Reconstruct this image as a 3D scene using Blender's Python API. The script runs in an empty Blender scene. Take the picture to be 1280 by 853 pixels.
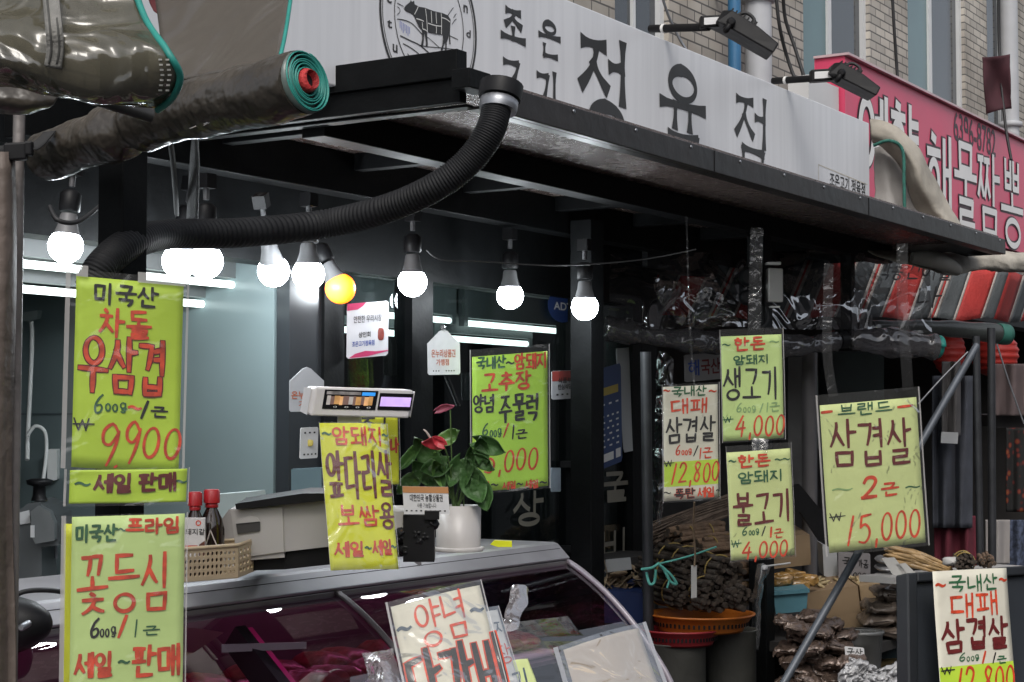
import bpy, math, random
from mathutils import Vector, Matrix, noise
from mathutils.geometry import tessellate_polygon
random.seed(7)
SC = bpy.context.scene
COL = SC.collection
# ------------------------------------------------------------------ camera, sky, sun, exposure
FPX = 2150.0                                   # focal length in pixels of the 1280-wide photograph
YAW = math.radians(32.3); PITCH = math.radians(2.70); EYE = Vector((0, 0, 1.6))
HF = Vector((math.cos(YAW), math.sin(YAW), 0)); UPW = Vector((0, 0, 1))
RT = Vector((math.sin(YAW), -math.cos(YAW), 0))
FW = HF * math.cos(PITCH) + UPW * math.sin(PITCH)
UP = UPW * math.cos(PITCH) - HF * math.sin(PITCH)
cam = bpy.data.cameras.new('camera'); cam.sensor_width = 36; cam.lens = FPX / 1280 * 36
cam.clip_start = 0.05; cam.clip_end = 500
camo = bpy.data.objects.new('camera', cam); COL.objects.link(camo)
m3 = Matrix((RT, UP, -FW)).transposed()
camo.matrix_world = Matrix.Translation(EYE) @ m3.to_4x4()
SC.camera = camo
SUN_EL, SUN_AZ = math.radians(48), math.radians(212)       # azimuth measured from +X, counter-clockwise
w = bpy.data.worlds.new('World'); SC.world = w; w.use_nodes = True
nt = w.node_tree
sky = nt.nodes.new('ShaderNodeTexSky'); sky.sky_type = 'NISHITA'; sky.sun_disc = False
sky.sun_elevation = SUN_EL; sky.sun_rotation = math.pi / 2 - SUN_AZ
sky.air_density = 1.0; sky.dust_density = 3.5; sky.ozone_density = 1.0
hs_ = nt.nodes.new('ShaderNodeHueSaturation'); hs_.inputs['Saturation'].default_value = .38
nt.links.new(sky.outputs[0], hs_.inputs['Color']); nt.links.new(hs_.outputs[0], nt.nodes['Background'].inputs[0]); nt.nodes['Background'].inputs[1].default_value = 0.12
sl = bpy.data.lights.new('sun', 'SUN'); sl.energy = 0.7; sl.angle = math.radians(25); sl.color = (1, .96, .9)
so = bpy.data.objects.new('sun', sl); COL.objects.link(so)
sd = Vector((math.cos(SUN_EL) * math.cos(SUN_AZ), math.cos(SUN_EL) * math.sin(SUN_AZ), math.sin(SUN_EL)))
so.rotation_euler = sd.to_track_quat('Z', 'Y').to_euler(); so.location = (0, 0, 12)
SC.view_settings.view_transform = 'Standard'; SC.view_settings.look = 'None'
SC.view_settings.exposure = 0.58; SC.view_settings.gamma = 1
SC.render.engine = 'CYCLES'
SC.cycles.use_denoising = True; SC.cycles.max_bounces = 10; SC.cycles.transparent_max_bounces = 24
SC.cycles.sample_clamp_indirect = 4.0; SC.cycles.caustics_reflective = False; SC.cycles.caustics_refractive = False

# ------------------------------------------------------------------ helpers
def ray(px, py): return FW + RT * ((px - 640) / FPX) + UP * ((426.5 - py) / FPX)
def P(px, py, d): return EYE + ray(px, py) * d
def onY(px, py, Y): r = ray(px, py); return EYE + r * ((Y - EYE.y) / r.y)
def onX(px, py, X): r = ray(px, py); return EYE + r * ((X - EYE.x) / r.x)
def onZ(px, py, Z): r = ray(px, py); return EYE + r * ((Z - EYE.z) / r.z)
def xY(px, Y): return onY(px, 528, Y).x
def lerp(a, b, t): return a + (b - a) * t

ORG = {}
MATS = {}
def mat(name, col, rough=.5, metal=0., var=.12, scale=12., bump=0., bscale=60., coat=0., spec=.5, emit=None, es=0.):
    if name in MATS: return MATS[name]
    m = bpy.data.materials.new(name); m.use_nodes = True; MATS[name] = m
    n = m.node_tree.nodes; l = m.node_tree.links; b = n['Principled BSDF']
    b.inputs['Roughness'].default_value = rough; b.inputs['Metallic'].default_value = metal
    b.inputs['Coat Weight'].default_value = coat; b.inputs['Specular IOR Level'].default_value = spec
    tc = n.new('ShaderNodeTexCoord')
    if var > 0:
        no = n.new('ShaderNodeTexNoise'); no.inputs['Scale'].default_value = scale; no.inputs['Detail'].default_value = 5
        l.new(tc.outputs['Object'], no.inputs['Vector'])
        r = n.new('ShaderNodeValToRGB'); l.new(no.outputs[0], r.inputs[0])
        r.color_ramp.elements[0].position = .3; r.color_ramp.elements[1].position = .7
        r.color_ramp.elements[0].color = tuple(c * (1 - var) for c in col) + (1,)
        r.color_ramp.elements[1].color = tuple(min(1, c * (1 + var)) for c in col) + (1,)
        l.new(r.outputs[0], b.inputs['Base Color'])
        rr = n.new('ShaderNodeMapRange'); l.new(no.outputs[0], rr.inputs[0])
        rr.inputs[3].default_value = max(0.02, rough - .08); rr.inputs[4].default_value = min(1, rough + .1)
        l.new(rr.outputs[0], b.inputs['Roughness'])
    else:
        b.inputs['Base Color'].default_value = tuple(col) + (1,)
    if bump > 0:
        nb = n.new('ShaderNodeTexNoise'); nb.inputs['Scale'].default_value = bscale; nb.inputs['Detail'].default_value = 3
        l.new(tc.outputs['Object'], nb.inputs['Vector'])
        bp = n.new('ShaderNodeBump'); bp.inputs['Strength'].default_value = bump; bp.inputs['Distance'].default_value = .02
        l.new(nb.outputs[0], bp.inputs['Height']); l.new(bp.outputs[0], b.inputs['Normal'])
    if emit:
        b.inputs['Emission Color'].default_value = tuple(emit) + (1,); b.inputs['Emission Strength'].default_value = es
    return m
def clear(name, tint=(1, 1, 1), gloss=.1, rough=.06, bump=.0, bscale=25., haze=0., hcol=(.5, .5, .5), dist=.02, fres=.45):
    """thin clear film or pane: see-through with a fresnel gloss and optionally a milky share"""
    if name in MATS: return MATS[name]
    m = bpy.data.materials.new(name); m.use_nodes = True; MATS[name] = m
    n = m.node_tree.nodes; l = m.node_tree.links; n.remove(n['Principled BSDF']); out = n['Material Output']
    t = n.new('ShaderNodeBsdfTransparent'); t.inputs[0].default_value = tuple(tint) + (1,)
    g = n.new('ShaderNodeBsdfGlossy'); g.inputs['Roughness'].default_value = rough
    f = n.new('ShaderNodeLayerWeight'); f.inputs['Blend'].default_value = .35
    a = n.new('ShaderNodeMath'); a.operation = 'MULTIPLY_ADD'; a.inputs[1].default_value = fres; a.inputs[2].default_value = gloss
    l.new(f.outputs['Fresnel'], a.inputs[0]); a.use_clamp = True
    mx = n.new('ShaderNodeMixShader'); l.new(a.outputs[0], mx.inputs[0])
    if haze > 0:
        d = n.new('ShaderNodeBsdfDiffuse'); d.inputs[0].default_value = tuple(hcol) + (1,)
        mh = n.new('ShaderNodeMixShader'); mh.inputs[0].default_value = haze
        l.new(t.outputs[0], mh.inputs[1]); l.new(d.outputs[0], mh.inputs[2]); l.new(mh.outputs[0], mx.inputs[1])
    else: l.new(t.outputs[0], mx.inputs[1])
    l.new(g.outputs[0], mx.inputs[2]); l.new(mx.outputs[0], out.inputs[0])
    if bump > 0:
        tc = n.new('ShaderNodeTexCoord'); nb = n.new('ShaderNodeTexNoise'); nb.inputs['Scale'].default_value = bscale
        nb.inputs['Detail'].default_value = 2; nb.inputs['Distortion'].default_value = .8
        l.new(tc.outputs['Object'], nb.inputs['Vector'])
        bp = n.new('ShaderNodeBump'); bp.inputs['Strength'].default_value = bump; bp.inputs['Distance'].default_value = dist
        l.new(nb.outputs[0], bp.inputs['Height']); l.new(bp.outputs[0], g.inputs['Normal']); l.new(bp.outputs[0], f.inputs['Normal'])
    return m

class MB:
    def __init__(s): s.v = []; s.f = []; s.mi = []; s.sm = []; s.cur = 0
    def add(s, vs, fs, smooth=False):
        o = len(s.v); s.v += [Vector(x) for x in vs]
        for f in fs: s.f.append([i + o for i in f]); s.mi.append(s.cur); s.sm.append(smooth)
        return s
    def hexa(s, c):                            # 8 corners: bottom 4 (ccw), top 4
        return s.add(c, [(0, 3, 2, 1), (4, 5, 6, 7), (0, 1, 5, 4), (1, 2, 6, 5), (2, 3, 7, 6), (3, 0, 4, 7)])
    def box(s, x0, x1, y0, y1, z0, z1):
        return s.hexa([(x0, y0, z0), (x1, y0, z0), (x1, y1, z0), (x0, y1, z0), (x0, y0, z1), (x1, y0, z1), (x1, y1, z1), (x0, y1, z1)])
    def obox(s, c, ax, ay, az):                # centre and three half-axis vectors
        c = Vector(c); q = []
        for k in (-1, 1):
            for i, j in ((-1, -1), (1, -1), (1, 1), (-1, 1)): q.append(c + ax * i + ay * j + az * k)
        return s.hexa(q)
    def prism(s, poly, ext):                   # planar polygon pushed along ext
        poly = [Vector(p) for p in poly]; n = len(poly); ext = Vector(ext)
        tri = tessellate_polygon([poly])
        s.add(poly, [tuple(t) for t in tri]); s.add([p + ext for p in poly], [tuple(reversed(t)) for t in tri])
        s.add(poly + [p + ext for p in poly], [(i, (i + 1) % n, (i + 1) % n + n, i + n) for i in range(n)])
        return s
    def flat(s, poly):
        poly = [Vector(p) for p in poly]; return s.add(poly, [tuple(t) for t in tessellate_polygon([poly])])
    def tube(s, pts, r, n=10, cap=True, squash=None):
        pts = [Vector(p) for p in pts]; N = len(pts); rs = r if isinstance(r, (list, tuple)) else [r] * N
        vs = []; ref = None
        for i, p in enumerate(pts):
            t = (pts[min(i + 1, N - 1)] - pts[max(i - 1, 0)]).normalized()
            if ref is None: ref = t.orthogonal().normalized()
            a = (ref - t * ref.dot(t)); a = a.normalized() if a.length > 1e-6 else t.orthogonal().normalized()
            ref = a; b = t.cross(a)
            for k in range(n):
                g = 2 * math.pi * k / n; vs.append(p + (a * math.cos(g) + b * math.sin(g)) * rs[i])
        fs = [(i * n + k, i * n + (k + 1) % n, (i + 1) * n + (k + 1) % n, (i + 1) * n + k) for i in range(N - 1) for k in range(n)]
        s.add(vs, fs, True)
        if cap: s.add(vs[:n], [tuple(reversed(range(n)))]); s.add(vs[-n:], [tuple(range(n))])
        return s
    def lathe(s, o, ax, prof, n=24, cap=True):  # prof: (radius, distance along ax)
        ax = Vector(ax).normalized(); a = ax.orthogonal().normalized(); b = ax.cross(a); o = Vector(o); vs = []
        for r, h in prof:
            for k in range(n):
                g = 2 * math.pi * k / n; vs.append(o + ax * h + (a * math.cos(g) + b * math.sin(g)) * r)
        N = len(prof)
        s.add(vs, [(i * n + k, i * n + (k + 1) % n, (i + 1) * n + (k + 1) % n, (i + 1) * n + k) for i in range(N - 1) for k in range(n)], True)
        if cap: s.add(vs[:n], [tuple(reversed(range(n)))]); s.add(vs[-n:], [tuple(range(n))])
        return s
    def grid(s, fn, nu, nv, thick=None):       # fn(u,v) -> point
        vs = [fn(i / nu, j / nv) for j in range(nv + 1) for i in range(nu + 1)]
        fs = [(j * (nu + 1) + i, j * (nu + 1) + i + 1, (j + 1) * (nu + 1) + i + 1, (j + 1) * (nu + 1) + i) for j in range(nv) for i in range(nu)]
        return s.add(vs, fs, True)
    def pillow(s, c, ax, ay, az, seed=0, nu=14, nv=8, e=.55, rough=.12, wr=0.):   # lumpy packet
        rd = random.Random(seed); c = Vector(c); vs = []
        ph = [(rd.uniform(0, 6.3), rd.uniform(1.5, 4), rd.uniform(0, 6.3), rd.uniform(1.5, 4)) for _ in range(4)]
        sg = lambda x: math.copysign(abs(x) ** e, x)
        for j in range(nv + 1):
            th = -math.pi / 2 + math.pi * j / nv
            for i in range(nu):
                a = 2 * math.pi * i / nu
                x = sg(math.cos(th)) * sg(math.cos(a)); y = sg(math.cos(th)) * sg(math.sin(a)); z = math.sin(th)
                k = 1 + rough * sum(math.sin(p + q * x * 2) * math.sin(r + t * y * 2 + z) for p, q, r, t in ph) * .5
                zz = z * (1 - .55 * max(abs(x), abs(y)) ** 3) * k
                if wr:
                    q_ = Vector((x * 2.2 + seed * 3.1, y * 2.2, z * 1.5)); zz += wr * (1 - abs(2 * noise.noise(q_ * 1.3)) * 1.6 + .5 * noise.noise(q_ * 4)); x *= 1 + .12 * noise.noise(q_ * 2); y *= 1 + .12 * noise.noise(q_ * 2.3)
                vs.append(c + ax * x * (1 + .25 * (k - 1)) + ay * y * (1 + .3 * (k - 1)) + az * zz)
        s.add(vs, [(j * nu + i, j * nu + (i + 1) % nu, (j + 1) * nu + (i + 1) % nu, (j + 1) * nu + i) for j in range(nv) for i in range(nu)], True)
        return s
    def jitter(s, amp, sc=8., seed=0):
        for i, v in enumerate(s.v):
            q = v * sc + Vector((seed * 7.7, 0, 0)); s.v[i] = v + noise.noise_vector(q) * amp + noise.noise_vector(q * 2.7) * amp * .4
        return s
    def build(s, name, m, parent=None, loc=None, solid=0, bevel=0):
        if parent is not None: L = ORG[parent.name]
        elif loc is not None: L = Vector(loc)
        else:
            k = range(3); L = Vector([sum((min(v[i] for v in s.v), max(v[i] for v in s.v))) / 2 for i in k]); L.z = min(v.z for v in s.v)
        me = bpy.data.meshes.new(name); me.from_pydata([v - L for v in s.v], [], s.f)
        for x in (m if isinstance(m, (list, tuple)) else [m]): me.materials.append(x)
        me.polygons.foreach_set('material_index', s.mi); me.polygons.foreach_set('use_smooth', s.sm)
        me.update()
        o = bpy.data.objects.new(name, me); COL.objects.link(o)
        if parent is not None: o.parent = parent
        else: o.location = L
        ORG[o.name] = L
        if solid:
            md = o.modifiers.new('thick', 'SOLIDIFY'); md.thickness = solid; md.offset = 0
        if bevel:
            md = o.modifiers.new('bevel', 'BEVEL'); md.width = bevel; md.segments = 2; md.limit_method = 'ANGLE'; md.angle_limit = .6
        return o
def tag(o, label=None, cat=None, group=None, kind=None):
    if label: o['label'] = label
    if cat: o['category'] = cat
    if group: o['group'] = group
    if kind: o['kind'] = kind
    return o
def thing(name, label, cat, loc, group=None):
    o = bpy.data.objects.new(name, None); COL.objects.link(o); o.location = loc; o.empty_display_size = .05
    ORG[o.name] = Vector(loc); return tag(o, label, cat, group)
def dup(root, loc, label, rot=None):
    r = root.copy(); COL.objects.link(r); r.location = loc; r['label'] = label
    if rot is not None: r.rotation_euler = rot
    for ch in list(root.children):
        c = ch.copy(); COL.objects.link(c); c.parent = r
        for g in list(ch.children):
            e = g.copy(); COL.objects.link(e); e.parent = c
    return r

# ------------------------------------------------------------------ lettering: a stroke alphabet for Hangul, digits and signs
def circ(cx, cy, rx, ry, n=22, a0=-1.7): return [(cx + rx * math.cos(a0 + 2 * math.pi * k / n), cy + ry * math.sin(a0 + 2 * math.pi * k / n)) for k in range(n + 1)]
CONS = {
 'ㄱ': [[(.05, .12), (.88, .1)], [(.88, .1), (.8, .5), (.62, .95)]],
 'ㄴ': [[(.12, .05), (.1, .88)], [(.1, .88), (.95, .8)]],
 'ㄷ': [[(.08, .12), (.9, .1)], [(.12, .12), (.12, .9)], [(.12, .9), (.97, .86)]],
 'ㄹ': [[(.1, .08), (.88, .06)], [(.88, .06), (.85, .48)], [(.85, .48), (.12, .5)], [(.12, .5), (.12, .93)], [(.12, .93), (.97, .9)]],
 'ㅁ': [[(.1, .1), (.13, .93)], [(.1, .1), (.9, .08)], [(.9, .08), (.86, .93)], [(.13, .92), (.86, .9)]],
 'ㅂ': [[(.12, .03), (.14, .93)], [(.88, .03), (.86, .93)], [(.12, .5), (.88, .48)], [(.14, .92), (.86, .9)]],
 'ㅅ': [[(.52, .03), (.44, .42), (.04, .97)], [(.46, .4), (.68, .7), (.96, .93)]],
 'ㅇ': [circ(.5, .5, .43, .44)],
 'ㅈ': [[(.08, .1), (.9, .08)], [(.56, .1), (.44, .5), (.04, .96)], [(.46, .46), (.66, .7), (.96, .93)]],
 'ㅊ': [[(.42, -.02), (.58, .1)], [(.08, .27), (.92, .25)], [(.54, .27), (.44, .58), (.04, .98)], [(.46, .56), (.7, .78), (.96, .95)]],
 'ㅋ': [[(.05, .12), (.88, .1)], [(.88, .1), (.8, .5), (.62, .95)], [(.08, .5), (.8, .46)]],
 'ㅌ': [[(.08, .1), (.9, .08)], [(.12, .1), (.12, .92)], [(.12, .5), (.86, .48)], [(.12, .92), (.97, .9)]],
 'ㅍ': [[(.05, .12), (.95, .1)], [(.32, .12), (.34, .88)], [(.7, .12), (.66, .88)], [(.02, .92), (.98, .88)]],
 'ㅎ': [[(.4, -.02), (.6, .02)], [(.08, .24), (.92, .22)], circ(.5, .68, .33, .3)],
}
for d_, b_ in (('ㄲ', 'ㄱ'), ('ㄸ', 'ㄷ'), ('ㅃ', 'ㅂ'), ('ㅆ', 'ㅅ'), ('ㅉ', 'ㅈ')):
    CONS[d_] = [[(x * .46 + q, y) for x, y in st] for q in (0, .54) for st in CONS[b_]]
VV = {'ㅏ': (1, 0, 1), 'ㅐ': (1, 1, 1), 'ㅑ': (2, 0, 1), 'ㅒ': (2, 1, 1), 'ㅓ': (1, 0, -1), 'ㅔ': (1, 1, -1), 'ㅕ': (2, 0, -1), 'ㅖ': (2, 1, -1), 'ㅣ': (0, 0, 0)}
HV = {'ㅗ': (1, -1), 'ㅛ': (2, -1), 'ㅜ': (1, 1), 'ㅠ': (2, 1), 'ㅡ': (0, 0)}
MV = {'ㅘ': 'ㅗㅏ', 'ㅙ': 'ㅗㅐ', 'ㅚ': 'ㅗㅣ', 'ㅝ': 'ㅜㅓ', 'ㅞ': 'ㅜㅔ', 'ㅟ': 'ㅜㅣ', 'ㅢ': 'ㅡㅣ'}
def vvow(k, x0, y0, x1, y1):
    n, dbl, sg = VV[k]; out = []; H = y1 - y0; W = x1 - x0
    if sg >= 0:
        xa = x0 + W * (.3 if sg else .5); xs = [xa]
        if dbl: xs = [x0 + W * .2, x0 + W * .8]
        for i, xx in enumerate(xs): out.append([(xx, y0 + (.05 * H if dbl and i == 0 else 0)), (xx - .01, y1)])
        for q in ((.46,) if n == 1 else (.32, .6))[:n]:
            out.append([(xs[0], y0 + q * H), (xs[1] if dbl else x1, y0 + (q - .02) * H)])
    else:
        xs = [x0 + W * .68] if not dbl else [x0 + W * .5, x0 + W * .92]
        for i, xx in enumerate(xs): out.append([(xx, y0 + (.05 * H if dbl and i == 0 else 0)), (xx - .01, y1)])
        for q in ((.44,) if n == 1 else (.3, .58))[:n]: out.append([(x0, y0 + q * H), (xs[0], y0 + (q - .02) * H)])
    return out
def hvow(k, x0, y0, x1, y1):
    n, sg = HV[k]; W = x1 - x0; yb = y0 if sg > 0 else y1
    if sg == 0: yb = (y0 + y1) / 2
    out = [[(x0, yb + .01), (x1, yb - .01)]]
    for q in {0: (), 1: (.5,), 2: (.32, .66)}[n]: out.append([(x0 + q * W, yb), (x0 + q * W - .01, y1 if sg > 0 else y0)])
    return out
LL = 'ㄱㄲㄴㄷㄸㄹㅁㅂㅃㅅㅆㅇㅈㅉㅊㅋㅌㅍㅎ'; VL = 'ㅏㅐㅑㅒㅓㅔㅕㅖㅗㅘㅙㅚㅛㅜㅝㅞㅟㅠㅡㅢㅣ'
TL = ['', 'ㄱ', 'ㄲ', 'ㄱㅅ', 'ㄴ', 'ㄴㅈ', 'ㄴㅎ', 'ㄷ', 'ㄹ', 'ㄹㄱ', 'ㄹㅁ', 'ㄹㅂ', 'ㄹㅅ', 'ㄹㅌ', 'ㄹㅍ', 'ㄹㅎ', 'ㅁ', 'ㅂ', 'ㅂㅅ', 'ㅅ', 'ㅆ', 'ㅇ', 'ㅈ', 'ㅊ', 'ㅋ', 'ㅌ', 'ㅍ', 'ㅎ']
def put(strokes, x0, y0, x1, y1): return [[(x0 + x * (x1 - x0), y0 + y * (y1 - y0)) for x, y in st] for st in strokes]
def hangul(ch):
    c = ord(ch) - 0xAC00; L, V, T = LL[c // 588], VL[(c % 588) // 28], TL[c % 28]; out = []
    b = .60 if T else 1.0
    if V in VV:
        out += put(CONS[L], 0, .06 if not T else .04, .54, .86 * b if not T else b - .05); out += vvow(V, .6, 0, 1, b if T else 1)
    elif V in HV:
        sg = HV[V][1]
        if T: out += put(CONS[L], .16, 0, .84, .34); out += hvow(V, 0, .39, 1, .44 if sg == 0 else (.56 if sg < 0 else .6))
        else: out += put(CONS[L], .14, 0, .86, .52); out += hvow(V, 0, .6, 1, .85 if sg == 0 else (.92 if sg < 0 else 1))
    else:
        h, v = MV[V]
        out += put(CONS[L], .04, 0, .52, .5 * b); out += hvow(h, 0, .56 * b, .62, .86 * b); out += vvow(v, .64, 0, 1, b)
    if T:
        tt = T
        if len(tt) == 1: out += put(CONS[tt], .14, .67, .9, 1)
        else: out += put(CONS[tt[0]], .02, .67, .48, 1) + put(CONS[tt[1]], .54, .67, 1, 1)
    return out
def wave(x0, y0, x1, a): return [(x0 + (x1 - x0) * k / 10, y0 - a * math.sin(2 * math.pi * k / 10)) for k in range(11)]
GL = {
 '0': [circ(.5, .52, .4, .46)], '1': [[(.66, 0), (.4, 1)]],
 '2': [[(.1, .25), (.25, .05), (.6, .03), (.82, .2), (.7, .48), (.35, .78), (.08, .97)], [(.08, .97), (.95, .93)]],
 '4': [[(.66, 0), (.05, .62)], [(.05, .62), (.98, .6)], [(.74, .3), (.66, 1)]],
 '5': [[(.2, .06), (.16, .42)], [(.2, .06), (.95, .02)], [(.16, .42), (.5, .34), (.85, .5), (.86, .75), (.55, .97), (.08, .92)]],
 '6': [[(.7, 0), (.35, .25), (.12, .65), (.3, .97), (.7, .93), (.85, .7), (.62, .52), (.25, .62)]],
 '8': [[(.8, .12), (.45, .02), (.2, .2), (.45, .45), (.78, .7), (.55, .98), (.18, .85), (.3, .58), (.62, .4), (.82, .15)]],
 '9': [[(.82, .22), (.5, .04), (.15, .22), (.2, .46), (.55, .5), (.84, .22)], [(.84, .2), (.74, .6), (.45, 1)]],
 'g': [circ(.45, .32, .32, .26, 14), [(.78, .1), (.76, .6), (.6, .95), (.2, .9)], [(.3, .72), (.95, .62)]],
 'o': [circ(.5, .6, .38, .34, 14)],
 ',': [[(.6, .88), (.35, 1.16)]], '/': [[(.85, 0), (.15, 1)]], '-': [[(0, .5), (1, .42)]],
 '~': [wave(0, .52, 1, .14)], '₩': [[(.02, .1), (.25, .95)], [(.25, .95), (.45, .2)], [(.45, .2), (.65, .95)], [(.65, .95), (.82, .08)], [(-.04, .52), (1.1, .47)]],
}
ADV = {',': .28, '/': .5, '~': .8, ' ': .4, '1': .42, '-': .6, 'o': .45, 'g': .6, '₩': .9}
def glyph(ch): return hangul(ch) if '가' <= ch <= '힣' else GL.get(ch, [])
def adv(ch): return ADV.get(ch, .62 if ch.isdigit() else 1.0)

class Surf:
    """a flat (optionally bowed) panel: O top-left, U across, V down; takes pixels of the photograph to panel coordinates"""
    def __init__(s, O, U, V, bow=0., dent=0.):
        s.O, s.U, s.V = Vector(O), Vector(U), Vector(V); s.bow = bow; s.dent = dent
        n = s.U.cross(s.V).normalized(); s.N = n if n.dot(EYE - s.O) > 0 else -n
        s.w, s.h = s.U.length, s.V.length; s.d = (s.O + s.U * .5 + s.V * .5 - EYE).dot(FW)
    @staticmethod
    def px(tl, tr, bl, dl, dr=None, db=None, **k):
        dr = dl if dr is None else dr; db = dl if db is None else db
        O = P(tl[0], tl[1], dl); return Surf(O, P(tr[0], tr[1], dr) - O, P(bl[0], bl[1], db) - O, **k)
    def uv(s, px, py):
        r = ray(px, py); t = (s.O - EYE).dot(s.N) / r.dot(s.N); p = EYE + r * t - s.O
        a, b, c = s.U.dot(s.U), s.U.dot(s.V), s.V.dot(s.V); e, f = p.dot(s.U), p.dot(s.V); D = a * c - b * b
        return ((e * c - f * b) / D, (f * a - e * b) / D)
    def pt(s, u, v, h=0.):
        k = s.bow * (math.sin(math.pi * min(1, max(0, u)))) + s.dent * math.sin(5 * u + 3.3 * v + s.O.x * 9) * math.sin(2.2 * v + 1.1 * u + 1)
        return s.O + s.U * u + s.V * v + s.N * (h + k)
    def sheet(s, mb, u0=0, v0=0, u1=1, v1=1, h=0., n=8): return mb.grid(lambda a, b: s.pt(lerp(u0, u1, a), lerp(v0, v1, b), h), n, n)
    def box(s, bx):                            # pixel box -> panel box
        xm, ym = (bx[0] + bx[2]) / 2, (bx[1] + bx[3]) / 2
        return s.uv(bx[0], ym)[0], s.uv(xm, bx[1])[1], s.uv(bx[2], ym)[0], s.uv(xm, bx[3])[1]
def ribbon(mb, sf, pts, w, h, wf=None, ext=.35):
    """one marker stroke as a strip on the panel; pts in metres on the panel"""
    if len(pts) > 3:                           # round off a drawn curve
        q = []
        for i in range(len(pts) - 1):
            for t in (0, .34, .67):
                p0, p1, p2, p3 = pts[max(i - 1, 0)], pts[i], pts[i + 1], pts[min(i + 2, len(pts) - 1)]
                q.append(tuple(.5 * (2 * p1[k] + (p2[k] - p0[k]) * t + (2 * p0[k] - 5 * p1[k] + 4 * p2[k] - p3[k]) * t * t + (3 * p1[k] - p0[k] - 3 * p2[k] + p3[k]) * t ** 3) for k in (0, 1)))
        pts = q + [pts[-1]]
    elif len(pts) == 3:
        a, b, c = pts; pts = [tuple((1 - t) ** 2 * a[k] + 2 * t * (1 - t) * (2 * b[k] - .5 * (a[k] + c[k])) + t * t * c[k] for k in (0, 1)) for t in [i / 8 for i in range(9)]]
    elif len(pts) == 2:
        a, b = pts; pts = [(lerp(a[0], b[0], t), lerp(a[1], b[1], t)) for t in (0, .12, .3, .5, .7, .88, 1)]
    pts = [Vector((x, y)) for x, y in pts]; N = len(pts)
    closed = (pts[0] - pts[-1]).length < 1e-6
    if not closed and N > 1:
        a = pts[0] - pts[1]; b = pts[-1] - pts[-2]
        if a.length > 1e-9: pts[0] = pts[0] + a.normalized() * w * ext
        if b.length > 1e-9: pts[-1] = pts[-1] + b.normalized() * w * ext
    vs = []
    for i in range(N):
        if closed: t = pts[(i + 1) % (N - 1)] - pts[(i - 1) % (N - 1)]
        else: t = pts[min(i + 1, N - 1)] - pts[max(i - 1, 0)]
        t = t.normalized() if t.length > 1e-9 else Vector((1, 0)); n = Vector((-t.y, t.x))
        q = i / max(1, N - 1); ww = w * (wf(q) if wf else 1) * .5
        for sgn in (1, -1):
            p = pts[i] + n * sgn * ww; vs.append(sf.pt(p.x / sf.w, p.y / sf.h, h))
    mb.add(vs, [(2 * i, 2 * i + 1, 2 * i + 3, 2 * i + 2) for i in range(N - 1)])
MARK = lambda q: .78 + .34 * math.sin(math.pi * min(1, q * 1.05 + .05)) ** .5
BRUSH = lambda q: 1.25 - .62 * math.sin(math.pi * (q ** .8)) ** .8
def write(mb, sf, text, bx, wpx, h=.0008, wf=MARK, jit=.035, gap=.12, slant=0., uvbox=None, seed=None):
    u0, v0, u1, v1 = uvbox or sf.box(bx); rd = random.Random(seed if seed is not None else hash(sum(ord(c) * (i + 3) for i, c in enumerate(text)) + int(bx[0] if bx else 0)))
    tot = sum(adv(c) for c in text) + gap * (len(text) - 1); x = 0; w = wpx * sf.d / FPX
    for c in text:
        sl_ = slant + (.24 if c.isdigit() and c != '1' and wf is MARK else 0)
        a = adv(c); dx, dy = rd.uniform(-jit, jit) * .5, rd.uniform(-jit, jit); rot = rd.uniform(-jit, jit)
        for k, st in enumerate(glyph(c)):
            pts = []
            for (px, py) in st:
                jx, jy = (rd.uniform(-jit, jit) * .45, rd.uniform(-jit, jit) * .45) if len(st) < 9 else (0, 0)
                gx, gy = px - .5 + jx, py - .5 + jy
                gx, gy = gx - rot * gy - sl_ * gy, gy + rot * gx
                uu = u0 + (u1 - u0) * (x + (gx + .5) * a + dx) / tot; vv = v0 + (v1 - v0) * (gy + .5 + dy)
                pts.append((uu * sf.w, vv * sf.h))
            ribbon(mb, sf, pts, w * (.62 if c == '₩' else 1), h + k * .00012, wf)
        x += a + gap
def printed(mb, sf, text, bx, h=.0008, bold=0., uvbox=None, align=False):
    """print type: the font's outlines laid on the panel, fitted to a box"""
    c = bpy.data.curves.new('type', 'FONT'); c.body = text; c.offset = bold
    o = bpy.data.objects.new('type', c); COL.objects.link(o)
    dg = bpy.context.evaluated_depsgraph_get(); me = o.evaluated_get(dg).to_mesh()
    vs = [v.co.copy() for v in me.vertices]; fs = [tuple(p.vertices) for p in me.polygons]
    o.evaluated_get(dg).to_mesh_clear(); bpy.data.objects.remove(o); bpy.data.curves.remove(c)
    if not vs: return
    u0, v0, u1, v1 = uvbox or sf.box(bx); xa, xb = min(v.x for v in vs), max(v.x for v in vs); ya, yb = min(v.y for v in vs), max(v.y for v in vs)
    mb.add([sf.pt(lerp(u0, u1, (v.x - xa) / (xb - xa)), lerp(v1, v0, (v.y - ya) / max(1e-6, yb - ya)), h) for v in vs], fs)

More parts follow.
